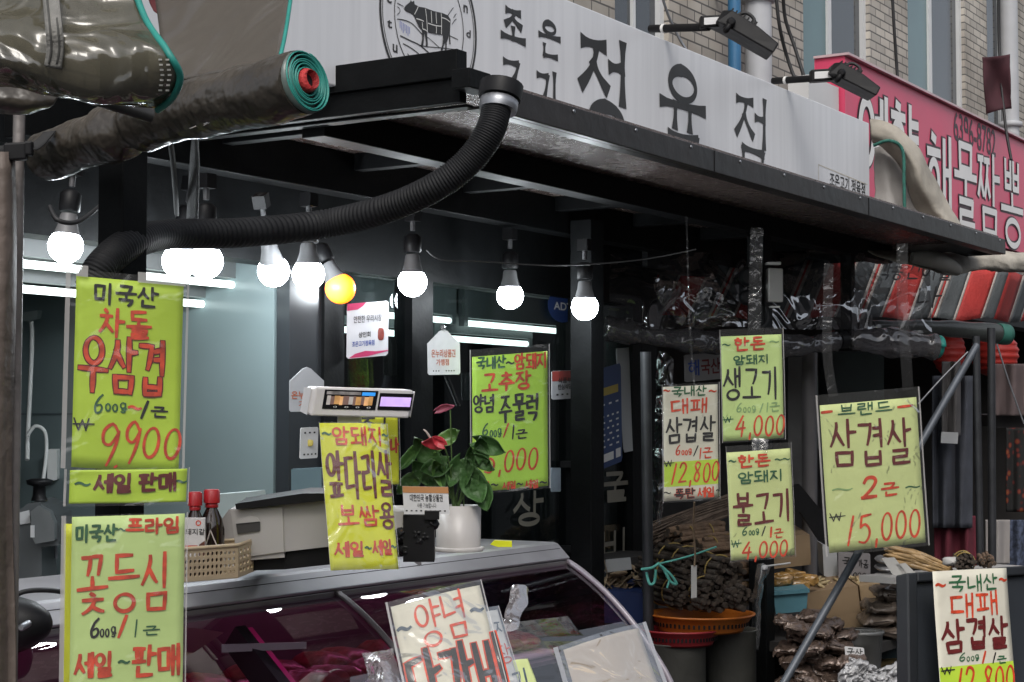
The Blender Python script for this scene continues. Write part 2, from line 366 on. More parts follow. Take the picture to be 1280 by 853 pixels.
# ------------------------------------------------------------------ common materials
M_BLACK = mat('black painted steel', (.005, .0055, .006), .5, 0, .2, 20, .05, 80, spec=.10)
M_BLACKP = mat('black plastic', (.009, .009, .010), .45, 0, .15, 30, spec=.22)
M_GALV = mat('galvanised steel', (.3, .31, .33), .38, .8, .15, 10)
M_WHITEP = mat('white plastic', (.72, .72, .70), .35, 0, .05, 10)
M_RED = mat('red marker ink', (.62, .06, .02), .5, 0, .38, 55)
M_DRED = mat('maroon marker ink', (.13, .012, .012), .5, 0, .2, 90)
M_INK = mat('black marker ink', (.014, .013, .013), .5, 0, .2, 90)
M_GREEN = mat('green marker ink', (.03, .12, .05), .5, 0, .25, 90)
M_PGREEN = mat('pale green marker ink', (.25, .4, .16), .5, 0, .2, 90)
M_GREY = mat('grey blue marker ink', (.06, .09, .12), .5, 0, .25, 90)
M_SLEEVE = clear('clear plastic sleeve', (.98, .98, .97), .03, .10, .7, 14, .05, (.6, .6, .58))
M_FILM = clear('clear plastic film', (.9, .9, .9), .05, .07, .6, 14, .05, (.5, .5, .5), .03)

def patch(mb, rows, sub=5):
    """smooth sheet through rows of (px, py, depth) points"""
    R = [[P(*p) for p in r] for r in rows]
    def cr(a, t):
        n = len(a) - 1; f = min(t * n, n - 1e-6); i = int(f); t = f - i
        p0, p1, p2, p3 = a[max(i - 1, 0)], a[i], a[i + 1], a[min(i + 2, n)]
        return .5 * (2 * p1 + (p2 - p0) * t + (2 * p0 - 5 * p1 + 4 * p2 - p3) * t * t + (3 * p1 - p0 - 3 * p2 + p3) * t ** 3)
    return mb.grid(lambda u, v: cr([cr(r, u) for r in R], v), (len(R[0]) - 1) * sub, (len(R) - 1) * sub)
def spline(pts, n):
    pts = [Vector(p) for p in pts]; N = len(pts) - 1; out = []
    for k in range(n + 1):
        f = min(k / n * N, N - 1e-6); i = int(f); t = f - i
        p0, p1, p2, p3 = pts[max(i - 1, 0)], pts[i], pts[i + 1], pts[min(i + 2, N)]
        out.append(.5 * (2 * p1 + (p2 - p0) * t + (2 * p0 - 5 * p1 + 4 * p2 - p3) * t * t + (3 * p1 - p0 - 3 * p2 + p3) * t ** 3))
    return out
def pxspline(pts, n): return spline([P(*p) for p in pts], n)

# ------------------------------------------------------------------ ground and buildings
m_asph = mat('asphalt', (.05, .05, .052), .85, 0, .25, 3, .3, 40)
tag(MB().add([(-150, -150, 0), (200, -150, 0), (200, 200, 0), (-150, 200, 0)], [(0, 1, 2, 3)]).build('ground', m_asph, loc=(0, 0, 0)), kind='structure')

YW = 2.95                                    # brick wall plane
def brick_mat():
    m = bpy.data.materials.new('beige brick'); m.use_nodes = True; n = m.node_tree.nodes; l = m.node_tree.links; b = n['Principled BSDF']
    tc = n.new('ShaderNodeTexCoord'); sx = n.new('ShaderNodeSeparateXYZ'); cx = n.new('ShaderNodeCombineXYZ')
    l.new(tc.outputs['Object'], sx.inputs[0]); l.new(sx.outputs['X'], cx.inputs['X']); l.new(sx.outputs['Z'], cx.inputs['Y'])
    br = n.new('ShaderNodeTexBrick'); l.new(cx.outputs[0], br.inputs['Vector'])
    br.inputs['Scale'].default_value = 1; br.inputs['Brick Width'].default_value = .125; br.inputs['Row Height'].default_value = .042
    br.inputs['Mortar Size'].default_value = .004; br.inputs['Mortar Smooth'].default_value = .3
    br.inputs['Color1'].default_value = (.56, .52, .46, 1); br.inputs['Color2'].default_value = (.40, .375, .335, 1); br.inputs['Mortar'].default_value = (.13, .125, .12, 1)
    no = n.new('ShaderNodeTexNoise'); no.inputs['Scale'].default_value = 2.2; no.inputs['Detail'].default_value = 8; l.new(tc.outputs['Object'], no.inputs['Vector'])
    r = n.new('ShaderNodeValToRGB'); r.color_ramp.elements[0].position = .35; r.color_ramp.elements[0].color = (.62, .6, .58, 1); r.color_ramp.elements[1].position = .65; r.color_ramp.elements[1].color = (1, 1, 1, 1)
    l.new(no.outputs[0], r.inputs[0]); mu = n.new('ShaderNodeMix'); mu.data_type = 'RGBA'; mu.blend_type = 'MULTIPLY'; mu.inputs[0].default_value = 1
    l.new(br.outputs['Color'], mu.inputs[6]); l.new(r.outputs[0], mu.inputs[7]); l.new(mu.outputs[2], b.inputs['Base Color'])
    bp = n.new('ShaderNodeBump'); bp.inputs['Strength'].default_value = .5; bp.inputs['Distance'].default_value = .004; bp.invert = True
    l.new(br.outputs['Fac'], bp.inputs['Height']); l.new(bp.outputs[0], b.inputs['Normal']); b.inputs['Roughness'].default_value = .75
    return m
M_BRICK = brick_mat(); M_FRAMEW = mat('white window frame', (.62, .63, .63), .4, 0, .06, 8)
M_DKGLASS = mat('dark window glass', (.035, .042, .05), .06, 0, .2, 1.5, 0, 1, 0, .8)
M_TEAL = mat('teal window glass', (.08, .155, .165), .1, 0, .15, 2, 0, 1, 0, .7)
bb = thing('brick_building', 'beige brick upper storey with tall white framed windows above the signboards', 'building', (7, YW, 2.28))
wb = MB()                                    # wall round the windows: strips between openings
wins = []                                    # (X0, X1, z0, z1)
for a, b_, z0 in ((770, 838, 2.92), (1008, 1092, 2.95), (1140, 1212, 2.95), (1240, 1262, 3.08)): wins.append((xY(a, YW), xY(b_, YW), z0, 4.4))
xs = 1.5
for X0, X1, z0, z1 in wins:
    wb.box(xs, X0, YW, YW + .2, 2.28, 6.5); wb.box(X0, X1, YW, YW + .2, 2.28, z0); wb.box(X0, X1, YW, YW + .2, z1, 6.5); xs = X1
wb.box(xs, 26, YW, YW + .2, 2.28, 6.5)
wb.build('wall', M_BRICK, bb)
for i, (X0, X1, z0, z1) in enumerate(wins):
    f = MB(); t = .035; W_ = X1 - X0
    f.box(X0, X0 + t, YW + .02, YW + .05, z0, z1); f.box(X1 - t, X1, YW + .02, YW + .05, z0, z1)
    f.box(X0 + t, X1 - t, YW + .02, YW + .05, z0, z0 + t)
    if i != 3: f.box(X0 + W_ * .42, X0 + W_ * .47, YW + .022, YW + .048, z0 + t, z1)
    f.box(X0 - .03, X1 + .03, YW - .05, YW + .02, z0 - .03, z0 - .002)
    wo = f.build('window', M_FRAMEW, bb)
    sp = X0 + W_ * .42 if i != 3 else X1 - t
    MB().box(X0 + t, sp, YW + .034, YW + .042, z0 + t, z1).build('pane', M_TEAL if i in (1, 2) else M_DKGLASS, wo)
    if i != 3: MB().box(X0 + W_ * .47, X1 - t, YW + .040, YW + .049, z0 + t, z1).build('pane', M_DKGLASS, wo)
# pipes and cables on the brick wall
def pipe(name, px, Y, r, m, label, z0=2.3, z1=6.4):
    X = xY(px, Y); mb = MB(); mb.tube([(X, Y, z0), (X, Y, z1)], r, 12)
    for z in (2.75, 3.3, 4.2): mb.lathe((X, Y, z), (0, 0, 1), [(r, 0), (r * 1.35, .004), (r * 1.35, .03), (r, .034)], 12, False); mb.box(X - .008, X + .008, Y, YW - .001, z + .006, z + .024)
    return tag(mb.build(name, m), label, 'pipe')
pipe('drain_pipe', 921, 2.86, .026, mat('blue paint', (.03, .13, .26), .4, 0, .2, 6), 'bright blue vertical pipe on the brick wall behind the floodlight')
pipe('drain_pipe', 951, 2.85, .055, mat('grey pvc', (.42, .43, .45), .5, 0, .1, 6), 'fat pale grey downpipe beside the blue pipe')
pipe('drain_pipe', 1268, 2.84, .05, mat('grey pvc'  , (.42, .43, .45)), 'grey vertical pipe at the right edge beyond the maroon cloth')
m_cab = mat('black cable', (.014, .014, .015), .55, 0, .1, 10)
def cable(pts, r, label, m=m_cab, n=40, name='cable', cat='cable', group=None):
    return tag(MB().tube(pxspline(pts, n), r, 8).build(name, m), label, cat, group)
for pts, lb in ((((968, -30, 6.3), (974, 30, 6.3), (985, 75, 6.35), (1003, 125, 6.3), (1012, 170, 6.2)), 'black cable looping down the brick wall beside the grey downpipe'),
                (((978, -30, 6.35), (981, 20, 6.4), (993, 58, 6.4), (1005, 96, 6.35), (1018, 140, 6.2)), 'second thin black cable beside the grey downpipe, nearer the window'),
                (((1114, -30, 7.2), (1118, 40, 7.2), (1122, 100, 7.2), (1124, 140, 7.1)), 'single black cable between the two tall windows'),
                (((1248, -30, 8.0), (1249, 60, 8.0), (1256, 150, 7.9), (1264, 200, 7.8)), 'black cable hanging at far right beside the maroon cloth'),
                (((822, -30, 5.0), (832, 10, 5.05), (850, 50, 5.1), (872, 82, 5.1)), 'pale thin wire slanting over brick above the signboard')):
    cable(pts, .007 if 'pale' not in lb else .004, lb, m_cab if 'pale' not in lb else M_GALV)
mb = MB(); patch(mb, [[(1228, 72, 7.95), (1245, 71, 7.9), (1262, 68, 7.95)], [(1230, 105, 7.9), (1246, 106, 7.97), (1263, 102, 7.9)], [(1233, 143, 7.95), (1247, 138, 7.9), (1264, 136, 7.95)]], 6)
tag(mb.build('hanging_cloth', mat('maroon cloth', (.05, .014, .02), .9, 0, .2, 12), solid=.006), 'maroon cloth hung on the brick wall at far right beside a cable', 'cloth')

# opposite row of shops: unseen, added to block low sky light and darken reflections
ob = thing('opposite_building', 'plain grey building added unseen behind the viewer to block low sky light', 'building', (5, -5.4, 0))
mb = MB(); mb.box(-14, 24, -6.4, -5.4, 0, 4.2)
mb.build('wall', mat('dull grey render', (.16, .15, .15), .8, 0, .2, 1.5), ob)

# ------------------------------------------------------------------ butcher's shop: front, interior
YF = 2.7; XP = 3.27; XE = xY(800, YF)
shop = thing('butcher_shop', 'black framed glass shopfront of the butcher with a pale lit room inside', 'shop', (3.5, YF, 0))
m_pale = mat('pale glossy wall panel', (.21, .265, .27), .22, 0, .05, 2)
m_dark = mat('dark interior', (.02, .022, .025), .7, 0, .2, 4)
fr = MB()
def fpost(p0, p1, z0=0, z1=1.985, y0=YF, y1=YF + .06): fr.box(xY(p0, YF), xY(p1, YF), y0, y1, z0, z1)
fr.box(1.2, XE + .02, YF, YF + .08, 1.985, 2.245)
fpost(405, 430); fpost(515, 541); fpost(716, 742)
fr.box(XE - .05, XE + .01, YF, YF + .06, 0, 1.985)
fr.box(xY(430, YF), xY(515, YF), YF + .005, YF + .055, 1.0, 1.06)
fr.build('door_frame', M_BLACK, shop)
mb = MB(); mb.box(xY(365, YF), xY(405, YF), YF + .01, YF + .05, 0, 1.985); mb.build('side_panel', mat('dark grey gloss panel', (.03, .034, .038), .2, 0, .1, 3), shop)
M_GLASS = clear('shop window glass', (.82, .87, .87), .035, .015, fres=.2)
for a, b_ in ((430, 515), (541, 716), (742, 793)):
    MB().box(xY(a, YF), xY(b_, YF), YF + .025, YF + .033, 0.0, 1.985).build('glass_pane', M_GLASS, shop)
hx = xY(709, YF); MB().tube([(hx, YF - .05, 1.12), (hx, YF - .05, 1.54)], .016, 12).box(hx - .008, hx + .008, YF - .05, YF + .02, 1.2, 1.22).box(hx - .008, hx + .008, YF - .05, YF + .02, 1.46, 1.48).build('door_handle', M_BLACKP, shop)
# inside: pale partition with tile seams, far wall, ceiling
wl = MB(); wl.box(XP, XP + .06, YF + .062, 5.2, 0, 2.2); wl.build('partition', m_pale, shop)
sm = MB()
for z in (1.62, 1.16): sm.box(XP - .003, XP - .0005, YF + .6, 5.1, z, z + .004)
for y in (3.32, 3.95, 4.6): sm.box(XP - .0032, XP - .0007, y, y + .004, 0, 2.0)
sm.build('panel_seam', mat('grey seam', (.10, .13, .14), .5, 0, 0), shop)
MB().box(1.0, 1.06, YF, 5.2, 0, 2.2).box(1.06, 5.2, 5.2, 5.26, 0, 2.2).build('back_wall', mat('grey green tile wall', (.22, .29, .29), .35, 0, .08, 3), shop)
MB().box(1.06, 5.2, YF + .082, 5.19, 2.05, 2.1).build('ceiling', m_dark, shop)
MB().box(XP + .062, XE, 4.3, 4.35, 0, 2.04).build('inner_wall', mat('dim teal wall', (.10, .14, .145), .5, 0, .2, 3), shop)
MB().box(XE - .04, XE, YF + .062, 4.29, 0, 2.04).build('side_wall', m_dark, shop)
m_tube = mat('lit fluorescent tube', (.9, .95, .95), .4, 0, 0, emit=(.86, 1, .97), es=2.3)
def tube_lamp(p0, p1, Y, z, label, es=None):
    X0, X1 = xY(p0, Y), xY(p1, Y); t = thing('fluorescent_lamp', label, 'lamp', (X0, Y, z), 'fluorescent tubes under the shop ceiling')
    MB().tube([(X0 + .02, Y, z), (X1 - .02, Y, z)], .0095, 10).build('lit_tube', m_tube, t)
    MB().box(X0, X1, Y - .012, Y + .012, z + .016, 2.049).box(X0, X0 + .019, Y - .011, Y + .011, z - .01, z + .016).box(X1 - .019, X1, Y - .011, Y + .011, z - .01, z + .016).build('batten', mat('dim grey batten', (.12, .13, .13), .5, 0, .05, 9), t)
tube_lamp(12, 300, 2.9, 1.945, 'long lit tube at left inside the pale room, upper of two')
tube_lamp(12, 298, 3.0, 1.90, 'long lit tube at left inside the pale room, lower of two')
tube_lamp(433, 566, 2.92, 1.905, 'lit tube behind glass above the hanging white tag')
tube_lamp(577, 708, 2.92, 1.902, 'lit tube behind glass at upper right above the green price sheet')
tube_lamp(420, 513, 2.96, 1.858, 'lit tube behind the notice on the glass, lower of the two there')
tube_lamp(539, 662, 2.96, 1.855, 'lit tube just above the green price sheet on the glass')

# ------------------------------------------------------------------ canopy
YC = 1.78; XL = xY(600, YC); XR = xY(1260, YC)
can = thing('canopy', 'black steel canopy with a glossy grained underside over the butcher shop', 'canopy', ((XL + XR) / 2, YC, 0))
m_soff = mat('grained sheet with painted brown sheen', (.17, .13, .118), .25, .3, .05, 30, .42, 230)  # brown base colour carries the street's reflection and bounce light
MB().box(XL, XR - .03, YC + .016, YF - .002, 2.246, 2.262).build('roof_panel', m_soff, can)
f = MB(); f.box(XL + .02, XR, YC, YC + .015, 2.198, 2.252); f.box(XL + .02, XR, YC + .0152, YC + .045, 2.198, 2.204); f.box(XR - .015, XR, YC + .046, YF - .1, 2.198, 2.252)
f.build('front_fascia', mat('dark brown painted steel', (.016, .013, .012), .36, 0, .5, 3.5, .06, 25, spec=.3), can, bevel=.002)
fs_ = MB()
for k in range(13):
    x = XL + .08 + k * (XR - XL - .15) / 12; fs_.lathe((x, YC - .0004, 2.2425), (0, -1, 0), [(.0045, 0), (.004, .0016), (.001, .002)], 10)
fs_.build('screws', M_GALV, can)
for x in (XL + 1.02, XL + 2.05): MB().box(x, x + .003, YC - .0012, YC - .0003, 2.2, 2.251).build('panel_joint', M_BLACKP, can)
g = MB(); g.box(XL - .035, XL, YC + .03, YF, 2.252, 2.306); g.box(XL - .025, XL - .001, YC + .03, YF, 2.206, 2.2515); g.box(XL - .055, XL + .019, YC - .012, YC + .029, 2.225, 2.262); g.box(XL - .001, XL + .03, YC + .03, YF, 2.2, 2.206)
g.build('gutter', M_BLACK, can, bevel=.002)
b1 = MB().box(XL + .032, XR - .05, 2.18, 2.24, 2.182, 2.2455); b1.build('beam', M_BLACK, can, bevel=.002)
MB().box(XL - .45, XR - .05, 2.52, 2.58, 2.146, 2.2455).build('beam', M_BLACK, can, bevel=.002)
for k in range(7):
    X = XL + .1 + k * .47
    MB().box(X, X + .035, 2.241, 2.519, 2.205, 2.2455).build('cross_bar', M_BLACK, can, bevel=.0015)
for k in range(0):
    X = XL + .55 + k * .9
    MB().box(X, X + .025, YC + .046, 2.179, 2.226, 2.2455).build('cross_bar', M_BLACK, can, bevel=.0015)
# posts
pq = P(152, 400, 2.60); tag(MB().box(pq.x - .026, pq.x + .026, pq.y - .026, pq.y + .026, 0, 2.2).build('awning_post', M_BLACK, bevel=.002), 'black square post behind the left price sheets', 'post')
MB().box(XL - .5, XL - .037, YF - .06, YF - .01, 2.15, 2.25).build('beam', M_BLACK, can)
x735 = xY(736, 2.45); MB().box(x735 - .037, x735 + .037, 2.42, 2.49, 0, 2.18).build('post', M_BLACK, can, bevel=.003)
x957 = xY(958, 2.19); MB().box(x957 - .032, x957 + .032, 2.18, 2.239, 0, 2.181).build('post', M_BLACK, can, bevel=.003)
x1062 = xY(1063, 2.2); MB().box(x1062 - .018, x1062 + .018, 2.185, 2.225, 1.86, 2.181).build('strut', M_BLACK, can)

# ------------------------------------------------------------------ white signboard on the canopy
YS = 2.1; SX0, SX1 = xY(150, YS), xY(1090, YS); SZ0, SZ1 = 2.264, 2.627
sgn = thing('white_signboard', 'long white signboard with black brush lettering and a round cow emblem', 'signboard', ((SX0 + SX1) / 2, YS, SZ0))
def streak_white():
    m = bpy.data.materials.new('weathered white panel'); m.use_nodes = True; n = m.node_tree.nodes; l = m.node_tree.links; b = n['Principled BSDF']
    tc = n.new('ShaderNodeTexCoord'); mp = n.new('ShaderNodeMapping'); mp.inputs['Scale'].default_value = (14, 14, .5); l.new(tc.outputs['Object'], mp.inputs[0])
    no = n.new('ShaderNodeTexNoise'); no.inputs['Scale'].default_value = 2.5; no.inputs['Detail'].default_value = 5; l.new(mp.outputs[0], no.inputs['Vector'])
    r = n.new('ShaderNodeValToRGB'); e = r.color_ramp.elements; e[0].position = .33; e[0].color = (.63, .64, .665, 1); e[1].position = .6; e[1].color = (.69, .70, .725, 1)
    l.new(no.outputs[0], r.inputs[0]); l.new(r.outputs[0], b.inputs['Base Color']); b.inputs['Roughness'].default_value = .32
    return m
MB().box(SX0, SX1, YS, YS + .11, SZ0, SZ1).build('panel', streak_white(), sgn, bevel=.003)
ss = Surf((SX0, YS, SZ1), (SX1 - SX0, 0, 0), (0, 0, SZ0 - SZ1))
mbs = MB(); M_SINK = mat('dark grey sign paint', (.025, .024, .024), .45, 0, .1, 20)
for ch, bx, wp in (('조', (627, 13, 655, 51), 8), ('은', (674, 28, 699, 72), 6.5), ('고', (625, 76, 653, 122), 8), ('기', (671, 90, 698, 132), 8),
                   ('정', (726, 50, 786, 172), 16), ('육', (826, 84, 880, 206), 14.5), ('점', (919, 122, 960, 218), 12)):
    write(mbs, ss, ch, bx, wp, .0012, BRUSH, .02)
printed(mbs, ss, '조은고기 정육점', (1037, 222, 1081, 240), .0012, .012)
for q in ((1024, 206, 1082, 208),):
    pass
mbs.build('lettering', M_SINK, sgn)
# round emblem: rings, letters round the rim, hills and the cow drawn in cuts
em = MB(); ex0, ex1 = xY(473, YS), xY(594, YS); ecx, er = (ex0 + ex1) / 2, (ex1 - ex0) / 2; ecz = SZ1 - .172
def eP(x, z): return ((x - SX0), (SZ1 - z))
def ering(r, w_, h): 
    pts = [eP(ecx + r * math.cos(2 * math.pi * k / 72), ecz + r * math.sin(2 * math.pi * k / 72)) for k in range(73)]
    pts = [p for p in pts]
    em_add(pts, w_, h)
def em_add(pts, w_, h):
    run = []
    for p in pts + [None]:
        if p is not None and 0.004 < p[1] < ss.h - .002: run.append(p)
        else:
            if len(run) > 3: ribbon(em, ss, run, w_, h, None, 0)
            run = []
er = min(er, .185)
ering(er, .007, .001); ering(er * .955, .0022, .001); ering(er * .72, .0026, .001)
for k, ch in enumerate('BUTCHER'):
    a = math.radians(232 - k * 20); r = er * .835; c0 = eP(ecx + r * math.cos(a), ecz + r * math.sin(a))
    if .02 < c0[1] < ss.h - .01:
        s_ = .0085; printed(em, ss, ch.lower() if k else ch, None, .001, .02, uvbox=((c0[0] - s_) / ss.w, (c0[1] - s_) / ss.h, (c0[0] + s_) / ss.w, (c0[1] + s_) / ss.h))
for k, ch in enumerate('and'):
    a = math.radians(44 - k * 21); r = er * .835; c0 = eP(ecx + r * math.cos(a), ecz + r * math.sin(a)); s_ = .0085
    if .02 < c0[1]: printed(em, ss, ch, None, .001, .02, uvbox=((c0[0] - s_) / ss.w, (c0[1] - s_) / ss.h, (c0[0] + s_) / ss.w, (c0[1] + s_) / ss.h))
def zz(x, y): return (440 + x * .1406, y * .1406)
def eline(pl, wpx):
    q = [ss.uv(*zz(*p)) for p in pl]; ribbon(em, ss, [(u * ss.w, v * ss.h) for u, v in q], wpx * ss.d * .86 / FPX, .001, None, 0)
for pl, w_ in (([(400, 30), (430, 45), (455, 60)], .9), ([(400, 60), (425, 95), (398, 135)], .9), ([(398, 172), (460, 180), (530, 210), (580, 260), (625, 310)], 1.1), ([(425, 318), (520, 365), (610, 410), (710, 500)], 1.5),
               ([(450, 390), (540, 440), (620, 510)], 1.2), ([(600, 408), (700, 420), (800, 428), (925, 443)], 1.0), ([(660, 325), (720, 375), (775, 425)], .8), ([(865, 320), (900, 335), (940, 355)], 1.0),
               ([(850, 140), (875, 100), (900, 70)], 1.0), ([(885, 220), (905, 190), (925, 170)], 1.0), ([(900, 160), (912, 140), (925, 125)], 1.0), ([(490, 480), (520, 510), (545, 525)], 1.2)): eline(pl, w_)
cow = [(458, 75), (475, 50), (512, 20), (515, 3), (530, 18), (548, 8), (552, 40), (590, 62), (640, 70), (720, 100), (800, 118), (850, 140), (872, 175), (870, 230), (866, 300), (872, 395), (862, 396), (856, 300), (852, 335), (838, 380), (836, 460), (830, 474), (814, 472), (824, 440), (826, 380), (815, 395), (802, 448), (796, 456), (782, 450), (800, 400), (806, 312), (740, 305), (680, 290), (662, 282), (670, 400), (668, 414), (650, 412), (654, 380), (640, 285), (632, 390), (628, 407), (608, 405), (620, 350), (618, 270), (590, 240), (565, 180), (540, 130), (500, 110), (475, 100)]
q = [ss.pt(*ss.uv(*zz(*p)), .0014) for p in cow]; em.flat(q)
em.build('emblem', M_SINK, sgn)
cw = MB()
for pl in ([(582, 62), (565, 100), (548, 130)], [(645, 80), (655, 150), (665, 290)], [(697, 100), (700, 150), (703, 208)], [(740, 110), (742, 160), (746, 212)], [(786, 120), (790, 200), (788, 308)], [(668, 208), (730, 228), (788, 236)],
           [(565, 168), (600, 178), (632, 192)], [(618, 200), (620, 230), (622, 262)], [(742, 235), (744, 270), (742, 300)], [(792, 160), (830, 172), (866, 200)], [(625, 262), (645, 268), (662, 282)]):
    q = [ss.uv(*zz(*p)) for p in pl]; ribbon(cw, ss, [(u * ss.w, v * ss.h) for u, v in q], .0022, .002, None, 0)
cw.build('emblem_cut_lines', mat('white sign line', (.7, .7, .68), .4, 0, 0), sgn)
sc_ = MB()
for k in range(7):
    q = [ss.uv(*zz(425 + k * 14, 190 + k * 9 + (55 if i else 0) + (k % 3) * 14 * i)) for i in (0, 1)]; ribbon(sc_, ss, [(u * ss.w, v * ss.h) for u, v in q], .0018, .001, None)
sc_.build('scribble', mat('blue pen', (.16, .2, .5), .5, 0, 0), sgn)
ol = MB()
for a, b_ in (((1023, 206), (1023, 240)), ((1023, 206), (1084, 231))):
    q = [ss.uv(*p) for p in (a, b_)]; ribbon(ol, ss, [(u * ss.w, v * ss.h) for u, v in q], .003, .0008, None)
ol.build('faded_outline', mat('faded cream line', (.56, .52, .44), .5, 0, 0), sgn)

# floodlights on arms over the sign
m_lab = mat('white label', (.7, .7, .7), .4, 0, .05, 50)
def floodlight(a0, a1, lab, h0, h1, Ya, label):
    p0 = onY(a0[0], a0[1], YS + .02); d0 = (p0 - EYE).dot(FW); d1 = d0 - .12
    t = thing('floodlight', label, 'floodlight', p0, 'floodlights over the white signboard')
    p1 = P(a1[0], a1[1], d1)
    MB().tube([p0 - (p1 - p0) * .15, p0, p1], .011, 10).build('arm', M_BLACKP, t)
    z = MB(); z.tube([p0 + (p1 - p0) * .1, p0 + (p1 - p0) * .15], .0125, 10); z.build('cable_tie', M_WHITEP, t)
    k = d1 / FPX; cx, cy = (lab[0] + lab[2]) / 2, (lab[1] + lab[3]) / 2
    c = P(cx, cy, d1); ax = (RT * .99 + UP * .06) * (lab[2] - lab[0]) / 2 * k; ay = UP * (lab[3] - lab[1]) / 2 * k
    MB().obox(c, ax * 1.1, ay * 1.25, FW * .02).build('junction_box', M_BLACKP, t, bevel=.003)
    lb = MB().obox(c - FW * .0215, ax * .82, ay * .72, FW * .001); lb.build('label_plate', m_lab, t)
    A, B = P(h0[0], h0[1], d1), P(h1[0], h1[1], d1 - .03); ln = (B - A); axx = ln * .5; u = ln.normalized(); v = FW.cross(u).normalized()
    if v.dot(UP) < 0: v = -v
    hd = MB(); tk = .024
    cs = []
    for s_, th in ((0, .8), (.12, 1.15), (.6, 1.0), (1, .5)):
        q = A + ln * s_
        cs.append([q + v * tk * th - FW * .055 * (1 if s_ else .7), q + v * tk * th + FW * .055, q - v * tk * .75 + FW * .06, q - v * tk * .75 - FW * .06])
    vs = [p for c_ in cs for p in c_]; fs = [(i * 4 + j, i * 4 + (j + 1) % 4, i * 4 + 4 + (j + 1) % 4, i * 4 + 4 + j) for i in range(3) for j in range(4)] + [(3, 2, 1, 0), (12, 13, 14, 15)]
    hd.add(vs, fs); hd.build('lamp_head', M_BLACKP, t, bevel=.004)
    fn = MB()
    for i in range(7):
        q = A + ln * (.12 + .07 * i) + v * tk * 1.12; fn.obox(q, u * .0022, v * .008, FW * .045)
    fn.build('cooling_fin', M_BLACKP, t)
    br = MB(); q = A + ln * .2 - v * tk * .2
    br.tube(spline([c + ax * .8 - FW * .022, c + ax * 1.3 - v * .02 - FW * .03, q - v * .025 - FW * .066, q - FW * .066], 14), .008, 8); br.lathe(q - FW * .062, -FW, [(.012, 0), (.012, .01), (.006, .014)], 12)
    br.build('bracket', M_BLACKP, t)
    MB().tube(spline([q + v * .03, q + v * .055 + u * .02, q + v * .05 + u * .05, q + v * .02 + u * .055], 16), .005, 8).build('cord', m_cab, t)
floodlight((822, 36), (886, 34), (876, 22, 907, 34), (897, 24), (967, 64), 1.8, 'black floodlight on an arm, nearer and higher of the two on the sign top')
floodlight((975, 101), (1036, 97), (1014, 89, 1042, 101), (1036, 88), (1094, 117), 1.8, 'black floodlight on an arm, in front of the pink signboard corner')

# ------------------------------------------------------------------ pink signboard of the next shop
YR = 2.35; RX0 = xY(1060, YR); RZ1 = onY(1060, 72, YR).z; RZ0 = 2.42
red = thing('pink_signboard', 'crimson pink signboard with big white outlined lettering and a phone number', 'signboard', (8, YR, RZ0))
MB().box(RX0, RX0 + 4.2, YR, YR + .12, RZ0, RZ1).build('panel', mat('crimson pink panel', (.62, .06, .135), .35, 0, .08, 3), red)
MB().box(RX0 - .01, RX0 + 4.2, YR - .02, YR + .12, RZ1 + .001, RZ1 + .010).build('frame', mat('pale pink trim', (.55, .4, .42), .4, 0, .1, 5), red)
MB().box(RX0 - .3, RX0 - .012, YR + .02, YR + .1, RZ0, RZ1 - .12).build('end_panel', mat('weathered white panel'  if False else 'plain white end panel', (.6, .6, .6), .4, 0, .08, 4), red)
rs = Surf((RX0, YR, RZ1), (4.2, 0, 0), (0, 0, RZ0 - RZ1))
wt, dk, ph = MB(), MB(), MB(); CONSTW = lambda q: 1.0
for ch, bx, wp in (('예', (1073, 119, 1108, 225), 10.5), ('향', (1113, 132, 1146, 240), 9.5), ('해', (1158, 170, 1189, 266), 10), ('물', (1193, 180, 1219, 284), 8.6), ('짬', (1222, 194, 1248, 294), 8.0), ('뽕', (1251, 203, 1277, 309), 7.6),
                   ):
    write(wt, rs, ch, bx, wp, .004, CONSTW, 0, seed=3); write(dk, rs, ch, bx, wp * 1.55, .001, CONSTW, 0, seed=3)
wt.build('lettering', mat('white vinyl', (.75, .74, .73), .4, 0, .04, 9), red); dk.build('lettering_outline', mat('dark vinyl', (.05, .02, .028), .45, 0, .1, 9), red)
printed(ph, rs, '6396-8782', (1192, 151, 1244, 186), .0015, .01, uvbox=None); ph.build('phone_number', mat('dark vinyl'), red) if False else ph.build('phone_number', MATS['dark vinyl'], red)

# ------------------------------------------------------------------ refrigerated display case
CX0, CX1 = 1.6, 3.84
case = thing('display_case', 'glass fronted meat display case with a curved pane and grey metal top', 'display case', (3.2, 2.3, 0))
GP = [(2.262, 1.238), (2.22, 1.215), (2.15, 1.165), (2.08, 1.10), (2.02, 1.03), (1.965, .95), (1.935, .86), (1.92, .76), (1.915, .64)]
gp = spline([Vector((0, y, z)) for y, z in GP], 24)
M_CASEM = mat('brushed grey metal', (.34, .335, .355), .38, .4, .12, 6, .02, 200)
M_TRIM = mat('brown grey aluminium', (.24, .225, .225), .4, .6, .12, 8)
tp = MB()
sec = [(2.66, 1.276), (2.66, 1.29), (2.30, 1.29), (2.287, 1.286), (2.252, 1.252), (2.256, 1.246), (2.29, 1.276)]
tp.prism([Vector((CX0, y, z)) for y, z in sec], (CX1 - CX0, 0, 0)); tp.build('metal_top', M_CASEM, case, bevel=.002)
tr = MB(); tr.box(CX0, CX1, 2.258, 2.30, 1.222, 1.245); tr.build('trim_rail', M_TRIM, case, bevel=.002)
MB().box(CX0, CX1 - .01, 2.275, 2.30, 1.2451, 1.2755).build('dark_gap_strip', M_BLACKP, case)  # black strip stands for the dark gap above the trim rail
